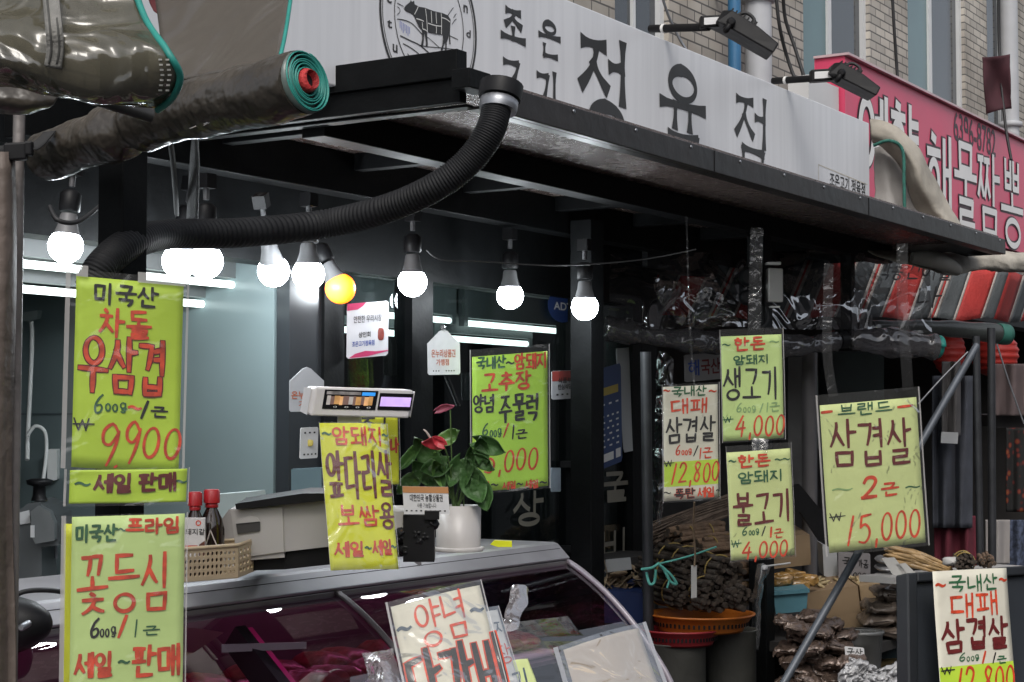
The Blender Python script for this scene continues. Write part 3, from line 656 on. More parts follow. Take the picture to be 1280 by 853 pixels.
gl = MB(); gl.add([Vector((x, p.y, p.z)) for p in gp for x in (CX0, CX1 - .012)], [(2 * i, 2 * i + 1, 2 * i + 3, 2 * i + 2) for i in range(len(gp) - 1)], True)
gl.build('curved_glass', clear('display case glass', (.78, .66, .76), .03, .012, fres=.22), case)
for X, m_, r in ((CX1, mat('pale end seal', (.26, .235, .265),   .35, .2, .1, 10), .008), (xY(449, 2.2), mat('dark aluminium', (.13, .12, .125), .4, .5, .1, 8), .007)):
    MB().tube([Vector((X, p.y - .004, p.z + .004)) for p in gp], r, 8).build('glass_rib', m_, case)
eg = MB(); eg.flat([Vector((CX1 + .004, p.y, p.z)) for p in gp] + [Vector((CX1 + .004, 2.62, .64)), Vector((CX1 + .004, 2.62, 1.24))]); eg.build('end_glass', clear('end glass', (.75, .74, .78), .08, .02), case)
bs = MB(); bs.box(CX0, CX1, 1.94, 2.66, 0, .62); bs.build('base_cabinet', mat('cream steel', (.5, .48, .46), .4, 0, .06, 4), case)
bk = MB(); bk.box(CX0, CX1, 2.62, 2.66, .62, 1.2755); bk.build('back_panel', mat('plum grey lining', (.10, .075, .09), .3, 0, .15, 5), case)
MB().box(CX0, CX1, 1.95, 2.619, .622, .72).build('display_deck', mat('pink lit deck', (.34, .11, .22), .4, 0, .15, 8), case)
MB().box(CX0, CX1 - .1, 2.2, 2.61, 1.005, 1.015).build('wire_shelf', mat('steel shelf', (.25, .24, .25), .35, .7, .1, 8), case)
a, b_ = P(352, 770, 3.22), P(296, 862, 3.0)
dv = MB(); dX = xY(330, 2.2)
dv.prism([Vector((dX, 2.27, 1.20)), Vector((dX, 2.01, .97)), Vector((dX, 1.93, .80)), Vector((dX, 1.98, .78)), Vector((dX, 2.06, .93)), Vector((dX, 2.30, 1.16))], (.03, 0, 0)); dv.build('inner_divider', M_BLACKP, case)
dv = MB(); dv.prism([Vector((dX + .031, 2.265, 1.195)), Vector((dX + .031, 2.005, .965)), Vector((dX + .031, 1.925, .80)), Vector((dX + .031, 1.94, .80)), Vector((dX + .031, 2.03, .965)), Vector((dX + .031, 2.285, 1.175))], (.014, 0, 0)); dv.build('magenta_reflection', mat('painted magenta reflection', (.50, .02, .17), .4, 0, .1, 9), case)  # magenta strip stands in for a coloured reflection in the case glass
MB().tube([(CX0 + .05, 2.5, 1.205), (CX1 - .06, 2.5, 1.205)], .011, 10).build('pink_lamp_tube', mat('pink lamp', (.9, .4, .6), .4, 0, 0, emit=(1, .22, .55), es=2.4), case)
m_meat = mat('fresh meat', (.20, .03, .032), .35, 0, .5, 35, .2, 50, .3); m_tray = mat('white foam tray', (.6, .58, .58), .5, 0, .08, 9)
rd = random.Random(4)
for k in range(8):
    x = 1.95 + k * .24
    t = thing('meat_tray', 'foam tray of red meat inside the glass display case', 'meat tray', (x, 2.4, 1.0155), 'trays of meat in the display case')
    MB().box(x - .1, x + .1, 2.23, 2.58, 1.0155, 1.032).build('tray', m_tray, t, bevel=.006)
    mm = MB()
    for i in range(4): mm.pillow((x - .04 + .08 * (i % 2), 2.32 + .16 * (i // 2), 1.052), Vector((.042, 0, 0)), Vector((0, .075, 0)), Vector((0, 0, .026)), k * 7 + i)
    mm.build('meat', m_meat, t)
tag(MB().prism([P(277, 806, 3.3), P(383, 803, 3.42), P(383, 811, 3.42), P(277, 816, 3.3)], FW * .004).build('label_strip', mat('grey green plastic strip', (.26, .30, .29), .3, 0, .1, 9)), 'grey green plastic strip stuck inside the case glass at left', 'label strip')

# ------------------------------------------------------------------ LED bulbs on the rail
m_lit = mat('lit opal globe', (.9, .9, .9), .4, 0, 0, emit=(.88, .95, 1), es=48); m_amb = mat('lit amber globe', (.9, .7, .1), .4, 0, 0, emit=(1, .13, .002), es=3.2)
m_neck = mat('grey white bulb neck', (.16, .16, .165), .45, 0, .05, 20)
def bulb_proto(name, label, m_g, loc):
    t = thing(name, label, 'light bulb', loc, 'bulbs hanging under the canopy'); o = Vector(loc); R = .031
    g = [(R * math.sin(a) , -R * math.cos(a)) for a in [i / 10 * 2.25 + .0001 for i in range(11)]]
    MB().lathe(o, (0, 0, 1), g, 28, False).build('lit_globe', m_g, t)
    z0 = -R * math.cos(2.25)
    MB().lathe(o, (0, 0, 1), [(R * .772, z0 + .0005), (R * .70, z0 + .006), (R * .55, z0 + .022), (R * .5, z0 + .036), (R * .44, z0 + .0395)], 24).build('neck', m_neck, t)
    MB().lathe(o, (0, 0, 1), [(.0165, z0 + .0435), (.019, z0 + .047), (.019, z0 + .076), (.012, z0 + .083)], 18).build('socket', M_BLACKP, t)
    MB().tube([o + Vector((0, 0, z0 + .09)), o + Vector((0, 0, 2.052 - 1.895))], .0055, 8).build('cord', mat('grey cord', (.1, .1, .105), .5, 0, .1, 20), t)
    MB().box(o.x - .012, o.x + .012, o.y - .013, o.y + .013, o.z + .13, o.z + .156).build('rail_clip', M_BLACKP, t)
    t.scale = (1.2, 1.2, 1.2); return t
def bl(px, py, Y): return onY(px, py, Y)
p_ = bl(515.5, 353, 2.55); bp0 = bulb_proto('light_bulb', 'white lit bulb just right of the amber bulb, third from right', m_lit, p_)
for px, py, Y, rot, lb in ((82, 308, 2.5, (0, .12, 0), 'leftmost white lit bulb, alone above the tall price sheet'), (224, 327, 2.61, (.1, .1, 0), 'white lit bulb half hidden behind its neighbour, beside the hanging strap'),
                           (257, 327, 2.5, (0, 0, 0), 'white lit bulb in front of the half hidden one, below the hose'), (342, 339, 2.6, (0, -.45, .3), 'small tilted white lit bulb left of the large one beside the amber bulb'),
                           (385.5, 343, 2.5, (0, 0, 0), 'large white lit bulb immediately left of the amber bulb'), (637.5, 370, 2.55, (0, 0, 0), 'white lit bulb second from right, above the green sheet on glass'),
                           (731, 384, 2.36, (0, 0, 0), 'rightmost white lit bulb, in front of the black post')):
    q_ = dup(bp0, bl(px, py, Y), lb, rot)
    if px < 100: q_.scale = (1.08, 1.08, 1.08)
ab = bulb_proto('light_bulb', 'single amber lit bulb among the white ones', m_amb, bl(425.5, 361, 2.58)); ab.rotation_euler = (-.5, -.12, 0)
cable([(62, 258, 2.9), (72, 275, 2.88), (95, 278, 2.9), (120, 262, 2.95), (132, 250, 3.0)], .004, 'thin black cable looping above the leftmost bulb')
cable([(533, 313, 3.9), (552, 325, 3.9), (600, 327, 4.0), (700, 332, 4.3), (800, 325, 4.55), (870, 312, 4.6)], .0017, 'thin grey wire sagging from the canopy beam to the junction box', mat('dim wire', (.12, .12, .12), .5, 0, 0))

# ------------------------------------------------------------------ corrugated hose
hp = pxspline([(622, 130, 3.16), (612, 165, 3.14), (585, 203, 3.14), (540, 236, 3.15), (480, 262, 3.2), (400, 281, 3.25), (300, 291, 3.1), (215, 293, 2.92), (165, 304, 2.62), (128, 332, 2.525), (112, 362, 2.52)], 760)
hose = thing('corrugated_hose', 'thick black corrugated hose curving from canopy corner down past the bulbs', 'hose', hp[-1])
mb = MB(); mb.tube(hp, [(.0272 - .004 * max(0, (i - 450) / 310)) * (1 + .02 * math.sin(i * .021)) - .0022 * (1 if (i % 5) in (3, 4) else 0) for i in range(len(hp))], 20); mb.build('ribbed_tube', mat('black ribbed rubber', (.013, .0135, .015), .6, 0, .4, 9, 0, 1, 0, .22), hose)
MB().lathe(P(623, 134, 3.16), (P(625, 120, 3.17) - P(622, 140, 3.16)), [(.034, -.008), (.036, 0), (.036, .012), (.03, .016)], 20).build('collar', M_GALV, hose)
MB().lathe(P(623, 134, 3.16), (P(625, 120, 3.17) - P(622, 140, 3.16)), [(.039, .0165), (.041, .03), (.041, .045)], 20).build('socket', M_BLACKP, hose)

# ------------------------------------------------------------------ rolled clear awning sheets at top left
m_roll = clear('smoky clear vinyl', (.80, .77, .66), .07, .13, .9, 12, .72, (.105, .098, .072), .05); m_edge = mat('green binding tape', (.02, .24, .20), .5, 0, .15, 30)
m_roll2 = mat('brown smoky vinyl', (.045, .038, .030), .30, 0, .5, 9, 1.0, 16, .1, .5)
def roll_spiral(mb, c, ax, r0, r1, turns, w_, thick):
    ax = ax.normalized(); a = UPW.cross(ax).normalized(); b = ax.cross(a); n = int(turns * 28); vs = []
    for i in range(n + 1):
        g = 2 * math.pi * turns * i / n; r = lerp(r0, r1, i / n) * (1 + .04 * math.sin(g * 1.7 + 1))
        q = c + (a * math.cos(g) + b * math.sin(g)) * r; vs += [q, q + ax * w_]
    mb.add(vs, [(2 * i, 2 * i + 1, 2 * i + 3, 2 * i + 2) for i in range(n)], True)
rr = thing('rolled_plastic_sheet', 'rolled up smoky vinyl sheet with a green bound spiral end and red core', 'plastic roll', P(230, 200, 2.4))
axp = pxspline([(378, 103, 2.18), (330, 118, 2.22), (250, 135, 2.32), (200, 146, 2.38), (140, 168, 2.46), (70, 192, 2.55), (52, 198, 2.58)], 60)
rdm = random.Random(2)
mb = MB(); mb.tube(axp, [.036 + .0012 * math.sin(i * .21) + .0004 * math.sin(i * .9 + 1) + (.005 if i < 42 else .001) - (.012 if 34 < i < 38 else 0) - max(0, i - 54) * .004 for i in range(61)], 28, True); mb.jitter(.004, 22, 1); mb.build('roll_body', m_roll2, rr)
ea = (axp[0] - axp[2]).normalized(); mb = MB(); roll_spiral(mb, axp[0] + ea * -.002, ea, .0165, .0405, 6.2, .011, .003); mb.build('bound_edge', m_edge, rr, solid=.0013)
mb = MB(); roll_spiral(mb, axp[0] + ea * -.012, ea, .0160, .042, 6.2, .019, .003); mb.build('film_layers', mat('grey vinyl layers', (.10, .13, .12), .3, 0, .2, 40), rr, solid=.0008)
MB().lathe(axp[0] + ea * .0085, ea, [(.0001, 0), (.0085, .001)], 14, False).build('dark_core_disc', M_BLACKP, rr)  # flat black disc paints the darkness inside the hollow core
MB().lathe(axp[0] - ea * .01, ea, [(.0145, .0), (.0155, .021), (.012, .028), (.0095, .008), (.001, .007)], 16, False).build('red_core', mat('red fabric core', (.42, .03, .03), .7, 0, .3, 60, .4, 90), rr)
mb = MB(); patch(mb, [[(190, -30, 2.62), (280, -30, 2.52), (366, -30, 2.42)], [(200, 40, 2.52), (280, 40, 2.42), (359, 22, 2.32)], [(205, 105, 2.42), (275, 92, 2.34), (346, 84, 2.25)]], 8); mb.build('hanging_sheet', clear('grey smoky vinyl', (.75, .71, .64), .04, .2, .5, 7, .74, (.115, .102, .088), .04), rr, solid=.003)
mb = MB().tube(pxspline([(367, -30, 2.41), (360, 22, 2.31), (353, 60, 2.26), (344, 92, 2.23)], 20), .0028, 8); mb.build('bound_edge', m_edge, rr)
sp = MB()                                                          # creases that catch the light
for k in range(16):
    x = rdm.uniform(205, 345); y = lerp(165, 112, (x - 190) / 160) + rdm.uniform(-10, 14)
    dd = lerp(2.38, 2.2, (x - 190) / 170) - .047
    sp.tube(pxspline([(x, y, dd), (x + rdm.uniform(2, 7), y + rdm.uniform(-5, 4), dd - .001), (x + rdm.uniform(6, 12), y + rdm.uniform(-6, 2), dd)], 6), .0006, 5)
sp.build('crease', clear('crease film', (.9, .8, .6), .5, .1), rr)
r2 = thing('rolled_plastic_sheet', 'nearer rolled smoky vinyl sheet held by a grey webbing strap at top left', 'plastic roll', P(90, 130, 1.7))
# a sheet hanging and turning under itself, then the bundle
mb = MB(); patch(mb, [[(-60, -70, 1.78), (40, -70, 1.78), (110, -70, 1.78), (152, -60, 1.78)], [(-60, -8, 1.70), (40, 2, 1.71), (125, 10, 1.72), (178, 20, 1.73)], [(-60, 30, 1.655), (40, 46, 1.66), (140, 60, 1.665), (207, 66, 1.68)],
                        [(-60, 72, 1.66), (40, 92, 1.665), (140, 112, 1.67), (222, 98, 1.69)], [(-60, 92, 1.70), (40, 112, 1.71), (140, 132, 1.72), (205, 135, 1.735)], [(-60, 86, 1.75), (40, 104, 1.76), (140, 122, 1.77), (200, 128, 1.78)]], 9)
mb.jitter(.006, 16, 2); mb.build('roll_body', m_roll, r2, solid=.003)
mb = MB().tube(pxspline([(153, -60, 1.775), (180, 20, 1.727), (209, 64, 1.677), (225, 95, 1.687), (216, 122, 1.71), (197, 138, 1.735)], 30), .0036, 8); mb.build('bound_edge', m_edge, r2)
mb = MB().tube(pxspline([(196, 136, 1.74), (212, 118, 1.72), (219, 96, 1.70), (206, 70, 1.69)], 20), .0022, 8); mb.build('bound_edge', m_edge, r2)
st = MB()
for k in range(9):
    for j in (0, 1): st.obox(P(203 + j * 9 - abs(k - 5) * .9, 62 + k * 6.4, 1.668 + .004 * abs(k - 3)), RT * .0017, UP * .0008, FW * .0006)
st.build('stitching', mat('pale thread', (.3, .3, .28), .7, 0, 0), r2)
m_web = mat('grey webbing', (.20, .195, .18), .8, 0, .12, 60, .3, 300)
def strap_strip(mb, pts, wpx, n=24):
    q = pxspline(pts, n); vs = []
    for i, p in enumerate(q):
        t = (q[min(i + 1, n)] - q[max(i - 1, 0)]).normalized(); s_ = t.cross(FW).normalized() * (wpx / 2 * (p - EYE).dot(FW) / FPX); vs += [p + s_, p + s_ * .33, p - s_ * .33, p - s_]
    return mb.add(vs, [(4 * i + j, 4 * i + j + 1, 4 * i + 5 + j, 4 * i + 4 + j) for i in range(n) for j in range(3)], True)
wb_ = MB(); strap_strip(wb_, [(58, -60, 1.74), (63, -10, 1.69), (67, 30, 1.648), (69, 60, 1.648), (66, 84, 1.652)], 21); wo = wb_.build('webbing_strap', m_web, r2, solid=.003)
rg = MB()
for o_ in (-5, 5): strap_strip(rg, [(58 + o_, -60, 1.7375), (63 + o_, -10, 1.6875), (67 + o_, 30, 1.6455), (69 + o_, 60, 1.6455), (66 + o_, 80, 1.6495)], 2.2)
rg.build('ribbing', mat('dark webbing', (.06, .06, .055), .8, 0, .1, 60), wo, solid=.0016)
tag(MB().tube(pxspline([(-60, 78, 1.83), (20, 94, 1.84), (100, 118, 1.86), (190, 146, 1.9)], 20), .0075, 10).build('awning_batten', mat('dark batten', (.025, .025, .024), .5, 0, .2, 20)), 'dark batten bar running under the nearer vinyl roll', 'batten')
mb = MB(); patch(mb, [[(-50, 84, 2.0), (30, 96, 2.02), (78, 112, 2.05)], [(-50, 120, 1.98), (30, 128, 2.0), (66, 130, 2.03)], [(-50, 136, 2.02), (24, 142, 2.02), (50, 136, 2.05)]], 6)
tag(mb.build('plastic_flap', m_roll2, solid=.004), 'brown vinyl flap sagging between the left pole and the rolls', 'plastic flap')
# curtain edge and pole at far left
lp = P(19, 500, 2.45); pl = MB().tube([Vector((lp.x, lp.y, 0)), Vector((lp.x, lp.y, 2.15))], .0085, 14)
tag(pl.build('awning_pole', mat('worn grey pole', (.22, .20, .19), .45, .4, .3, 14, .1, 60)), 'thin worn metal pole at the left edge with a strap buckle on it', 'pole')
mb = MB(); mb.grid(lambda u, v: P(lerp(-30, 17 + 2.5 * math.sin(v * 9), u), lerp(190, 930, v), 2.40 + .02 * math.sin(u * 7 + v * 2)), 8, 30)
tag(mb.build('curtain_edge', mat('brown smoky curtain vinyl', (.13, .105, .09), .5, 0, .3, 5, .3, 30, 0, .3), solid=.004), 'brown translucent vinyl curtain edge at the far left', 'curtain')
bk_ = thing('strap_buckle', 'black plastic side release buckle around the left pole', 'buckle', P(22, 190, 2.38))
MB().obox(P(20, 190, 2.40), RT * .016 + UP * .001, UP * .0125, FW * .008).obox(P(36, 186, 2.40), RT * .006, UP * .0105, FW * .007).build('buckle_body', M_BLACKP, bk_, bevel=.003)
s_ = MB(); strap_strip(s_, [(-20, 194, 2.42), (5, 191, 2.40)], 18); strap_strip(s_, [(38, 186, 2.40), (50, 178, 2.44), (62, 165, 2.5)], 16); s_.build('strap', mat('black webbing', (.02, .02, .02), .8, 0, .1, 60), bk_, solid=.002)
mb = MB(); patch(mb, [[(180, -30, 2.72), (210, -30, 2.7), (250, -30, 2.7)], [(186, 0, 2.71), (208, 4, 2.7), (236, 2, 2.7)], [(192, 14, 2.7), (206, 22, 2.69), (222, 14, 2.7)]], 5); tag(mb.build('red_cloth_corner', mat('dark red cloth', (.10, .015, .018), .85, 0, .2, 9), solid=.003), 'dark red cloth corner showing between the two vinyl rolls at the top', 'cloth')
# straps hanging from the rear roll
hs = thing('hanging_strap', 'dark webbing strap with a steel eyelet hanging over the hose', 'strap', P(242, 285, 2.95))
s_ = MB(); strap_strip(s_, [(245, 150, 2.5), (244, 190, 2.75), (242, 240, 3.0), (240, 283, 3.2)], 17); s_.build('webbing', mat('charcoal webbing', (.022, .023, .024), .75, 0, .15, 60, .3, 250), hs, solid=.003)
MB().lathe(P(240, 277, 3.18), -FW, [(.0025, 0), (.0045, .001), (.0045, .003), (.0025, .003)], 12, False).build('eyelet', M_GALV, hs)
cable([(212, 170, 2.6), (217, 210, 2.8), (221, 268, 3.2)], .0045, 'thin dark strap hanging left of the eyelet strap', mat('black webbing', (.02, .02, .02)), 12, 'hanging_strap', 'strap')

# ------------------------------------------------------------------ handwritten price sheets
PAPER = {k: mat(k, c, .5, 0, .06, 7, .25, 11) for k, c in (('fluorescent lime paper', (.49, .69, .05)), ('pale lime paper', (.56, .73, .27)), ('bright yellow paper', (.70, .73, .014)), ('bright green paper', (.44, .72, .06)),
          ('cream paper', (.66, .64, .52)), ('faded lime paper', (.62, .70, .30)), ('cream white paper', (.66, .63, .52)), ('plain white paper', (.7, .7, .68)), ('tan cream paper', (.56, .47, .37)))}
INK = {'r': ('red_lettering', M_RED), 'k': ('black_lettering', M_INK), 'g': ('green_lettering', M_GREEN), 'p': ('pale_lettering', M_PGREEN), 'm': ('maroon_lettering', M_DRED), 'b': ('grey_lettering', M_GREY)}
TAPE = clear('clear tape', (.96, .96, .96), .05, .12, .7, 30, .04, (.6, .6, .6))
def price_sheet(label, tl, tr, bl, dep, paper, texts, sleeve=(8, 8, 6, 6), bow=.004, band=None, tape=None, hang=None, group='handwritten price sheets'):
    sf = Surf.px(tl, tr, bl, *dep, bow=bow, dent=.0016)
    t = thing('price_sheet', label, 'price sheet', sf.pt(.5, 1), group)
    mb = MB(); sf.sheet(mb, n=14); mb.build('paper', PAPER[paper], t, solid=.0005)
    if band:
        mb = MB(); u = sf.uv((tl[0] + tr[0]) / 2, band[0])[1]; u2 = min(1., sf.uv((bl[0] + tr[0]) / 2, band[1])[1]); sf.sheet(mb, .004, u, .996, u2, .0006, 8); mb.build('lime_band', PAPER[band[2]], t)
    inks = {}
    for it in texts:
        s, bx, col, wp = it[:4]; o = it[4] if len(it) > 4 else None
        write(inks.setdefault(col, MB()), sf, s, bx, wp, .0014)
        if o: write(inks.setdefault(o, MB()), sf, s, bx, wp * 1.55, .0009)
    for c, mb in inks.items(): mb.build(INK[c][0], INK[c][1], t)
    if sleeve:
        kx, ky = 1 / max(1, (tr[0] - tl[0])), 1 / max(1, bl[1] - tl[1]); mb = MB()
        sf.sheet(mb, -sleeve[0] * kx, -sleeve[1] * ky, 1 + sleeve[2] * kx, 1 + sleeve[3] * ky, .0032, 16); mb.build('plastic_sleeve', M_SLEEVE, t)
        for a, b_, c, d_ in ((-sleeve[0] * kx, -sleeve[1] * ky, -sleeve[0] * kx * .55, 1 + sleeve[3] * ky), (1 + sleeve[2] * kx * .55, -sleeve[1] * ky, 1 + sleeve[2] * kx, 1 + sleeve[3] * ky)): rim = MB(); sf.sheet(rim, a, b_, c, d_, .0036, 10); rim.build('sleeve_seam', clear('milky sleeve seam', (.9, .9, .9), .1, .3, 0, 1, .5, (.66, .64, .62)), t)
    if tape:
        mb = MB()
        for q in tape: u0, v0, u1, v1 = sf.box(q); sf.sheet(mb, u0, v0, u1, v1, .0042, 4)
        mb.build('tape', clear('white tape', (.9, .9, .9), .06, .3, .3, 40, .5, (.72, .71, .68)), t)
    if hang:
        mb = MB()
        for q in hang: strap_strip(mb, q[0], q[1], 14)
        mb.build('hanging_strip', TAPE, t)
    return t, sf
D0 = (3.64, 3.70, 3.64)
price_sheet('tall lime price sheet reading 9,900 on the left canopy post', (95.5, 345), (229.5, 357), (89, 584), (2.46, 2.50, 2.46), 'fluorescent lime paper',
  [('미국산', (118, 357, 197, 382), 'k', 3.4), ('차돌', (125, 389, 188, 423), 'r', 4.2), ('우삼겹', (100, 425, 207, 494), 'r', 5.0, 'm'), ('6', (118, 493, 130, 516), 'g', 2.4), ('oog', (131, 502, 159, 515), 'g', 2.0), ('~', (161, 505, 176, 514), 'r', 3.4), ('/', (175, 501, 187, 522), 'k', 3.4), ('근', (189, 509, 209, 522), 'k', 2.4),
   ('₩', (92, 521, 115, 538), 'k', 3.2), ('9', (125, 526, 151, 580), 'r', 3.6), ('9', (155, 526, 177, 579), 'r', 3.6), (',', (138, 576, 150, 583), 'r', 2.6), ('00', (178, 533, 227, 573), 'r', 3.6)], (13, 8, 7, 2), tape=[(95, 332, 110, 346), (172, 343, 232, 356)])
price_sheet('short lime strip with two dark words under the 9,900 sheet', (87.5, 588), (234, 586), (86, 630), (2.455, 2.495, 2.455), 'fluorescent lime paper',
  [('~', (94, 599, 112, 610), 'g', 2.8), ('세일', (118, 593, 165, 615), 'm', 4.2), ('판매', (174, 592, 220, 614), 'm', 4.2), ('~', (219, 598, 233, 606), 'g', 2.6)], (7, 2, 3, 3))
price_sheet('pale lime sheet with red lettering, below the short lime strip', (90, 646.5), (231, 642), (86, 905), (2.45, 2.49, 2.44), 'pale lime paper',
  [('미국산', (95, 656, 146, 677), 'g', 3.2), ('~', (148, 657, 157, 667), 'g', 1.8), ('프라임', (158, 648, 225, 667), 'r', 3.4), ('꽃등심', (97, 690, 213, 763), 'r', 4.6), ('6', (113, 773, 125, 796), 'k', 3.0), ('oog', (125, 782, 145, 796), 'k', 1.8), ('/', (146, 770, 160, 796), 'r', 4.0), ('1', (166, 774, 173, 795), 'g', 1.8), ('근', (179, 782, 199, 793), 'g', 1.8),
   ('세일', (93, 815, 141, 845), 'r', 4.4), ('~', (148, 822, 161, 832), 'g', 3), ('판매', (166, 806, 225, 844), 'r', 4.8)], (13, 2, 4, 2))
tag_, _s = price_sheet('yellow sheet mostly hidden behind the left edge of the pale lime sheet', (80, 655), (200, 655), (79, 900), (2.462, 2.50, 2.455), 'bright yellow paper', [], None)
price_sheet('bright yellow price sheet hung below the white scale display', (399, 529), (482, 531), (413, 713.5), (3.16, 3.22, 3.08), 'bright yellow paper',
  [('~', (403, 539, 413, 546), 'g', 2.6), ('암돼지', (415, 535, 477, 557), 'r', 2.9), ('~', (477, 541, 484, 548), 'g', 2.4), ('앞다리살', (409, 565, 489, 622), 'm', 4.4), ('보쌈', (421, 633, 472, 658), 'r', 3.0), ('용', (474, 630, 491, 662), 'm', 3.6), ('세일', (418, 679, 454, 697), 'r', 3.0), ('~', (455, 682, 462, 690), 'g', 2.4), ('세일', (464, 676, 489, 694), 'r', 2.8), ('~', (488, 680, 494, 688), 'g', 2.2)], (1, 1, 1, 1), bow=.006)
price_sheet('yellow sheet half hidden behind the scale, with bits of lettering', (448, 520), (497, 520), (450, 606), (3.45, 3.47, 3.45), 'bright yellow paper', [('나', (488, 548, 498, 566), 'r', 3), ('지', (447, 521, 488, 533), 'k', 2.5)], (2, 8, 2, 2))
price_sheet('bright green price sheet reading 5,000, taped on the glass behind the plant', (590, 446.5), (684, 439), (591, 615.6), (4.62, 4.64, 4.62), 'bright green paper',
  [('국내산', (596, 446, 632, 461), 'g', 2.2), ('~', (633, 450, 642, 458), 'k', 2.2), ('암돼지', (643, 442, 684, 461), 'r', 2.5), ('고추장', (603, 466, 663, 488), 'r', 3.0), ('양념', (592, 494, 618, 516), 'k', 2.6), ('주물럭', (624, 493, 673, 526), 'k', 3.2), ('6', (603, 530, 611, 545), 'g', 1.8), ('oog', (612, 535, 627, 547), 'g', 1.4), ('/', (628, 530, 637, 546), 'r', 2.0), ('1', (638, 531, 644, 548), 'k', 1.8), ('근', (645, 537, 659, 548), 'k', 1.8),
   ('5,000', (606, 561, 673, 589), 'r', 2.4), ('세일', (596, 603, 612, 613), 'r', 1.6), ('~', (614, 603, 622, 609), 'k', 1.8), ('세일', (628, 602, 645, 611), 'r', 1.6), ('~', (646, 602, 653, 608), 'k', 1.8), ('세일', (656, 600, 673, 610), 'r', 1.6), ('~', (675, 600, 683, 606), 'k', 1.8)], (3, 9, 3, 3), bow=.003)
price_sheet('cream price sheet reading 12,800 hanging left of the green 4,000 sheets', (829, 484), (897, 480.6), (830, 627), (4.5, 4.54, 4.5), 'cream paper',
  [('~', (830, 486, 837, 491), 'r', 2.0), ('국내산', (840, 483, 882, 495), 'g', 1.9), ('~', (886, 486, 895, 492), 'r', 2.0), ('대패', (838, 499, 884, 517), 'r', 2.5), ('삼겹살', (832, 522, 893, 553), 'k', 2.8), ('6', (844, 557, 850, 569), 'r', 1.6), ('oog', (851, 561, 864, 569), 'r', 1.3), ('/', (865, 558, 873, 570), 'k', 1.6), ('1근', (872, 560, 890, 573), 'r', 1.6), ('₩', (830, 575, 841, 584), 'k', 1.7), ('/2,800', (838, 578, 899, 603), 'r', 2.3),
   ('~', (830, 613, 838, 619), 'k', 1.2), ('폭탄', (843, 611, 868, 623), 'k', 1.7, 'r'), ('세일', (871, 609, 893, 621), 'r', 2.0), ('~', (895, 610, 902, 616), 'k', 1.2)], (2, 3, 2, 2), band=(576, 607, 'fluorescent lime paper'), hang=[([(868, 482, 4.52), (862, 400, 4.5), (858, 270, 4.46)], 2.4)])
price_sheet('pale green sheet reading 4,000, upper of the two on the right post', (901, 421), (977, 418), (904, 552), (4.55, 4.60, 4.55), 'pale lime paper',
  [('~', (903, 428, 912, 434), 'g', 1.6), ('한돈', (917, 422, 955, 438), 'r', 2.6), ('~', (962, 424, 973, 430), 'p', 1.8), ('암돼지', (916, 444, 961, 455), 'g', 2.0), ('생고기', (904, 459, 973, 499), 'k', 3.1), ('6', (920, 504, 927, 515), 'p', 1.6), ('oog', (928, 507, 944, 516), 'p', 1.3), ('/1근', (948, 504, 974, 515), 'p', 1.7), ('₩', (904, 520, 915, 529), 'g', 1.7), ('4,000', (919, 519, 981, 545), 'r', 2.5)], (2, 9, 2, 2), hang=[([(943, 412, 4.57), (944, 370, 4.57), (946, 285, 4.57)], 16)])
price_sheet('lime sheet reading 4,000, lower of the two on the right post', (908, 566), (988, 560.5), (913.6, 701), (4.52, 4.57, 4.52), 'faded lime paper',
  [('~', (911, 573, 919, 580), 'g', 1.8), ('한돈', (922, 569, 962, 584), 'r', 2.6), ('~~', (968, 571, 987, 577), 'g', 1.6), ('암돼지', (922, 589, 979, 603), 'g', 2.2), ('불고기', (917, 615, 989, 655), 'm', 3.6), ('6', (927, 659, 934, 669), 'g', 1.5), ('oog', (935, 661, 948, 669), 'g', 1.2), ('/', (950, 658, 957, 669), 'k', 1.6), ('1', (960, 659, 965, 671), 'r', 2.6), ('근', (967, 661, 978, 672), 'r', 1.6), ('₩', (914, 674, 925, 685), 'g', 1.7), ('4,000', (927, 676, 985, 697), 'r', 2.4)], (1, 8, 1, 2), hang=[([(950, 566, 4.54), (950, 548, 4.56)], 20)])
price_sheet('large tilted pale green sheet reading 15,000, hung in a creased clear bag', (1024.4, 507), (1145, 496.5), (1036.6, 691.6), (4.72, 4.80, 4.72), 'faded lime paper',
  [('-', (1026, 512, 1039, 519), 'r', 3.2), ('브랜드', (1047, 504, 1114, 519), 'g', 1.9), ('-', (1121, 505, 1140, 512), 'r', 3.2), ('삼겹살', (1037, 525, 1138, 582), 'm', 4.0), ('~', (1040, 608, 1064, 616), 'p', 1.9), ('2', (1076, 597, 1096, 623), 'r', 4.2), ('근', (1101, 604, 1122, 620), 'r', 2.8), ('~', (1131, 605, 1149, 612), 'g', 1.8), ('₩', (1037, 640, 1054, 652), 'k', 1.9), ('/5,000', (1056, 640, 1151, 676), 'r', 3.0)], (5, 13, 4, 4), bow=.006,
  hang=[([(1135, 488, 4.76), (1132, 440, 4.72), (1128, 380, 4.68), (1128, 305, 4.66)], 14), ([(1042, 496, 4.74), (1034, 440, 4.72), (1036, 330, 4.7)], 12)])

# ------------------------------------------------------------------ things standing on the case top
ZT = 1.29
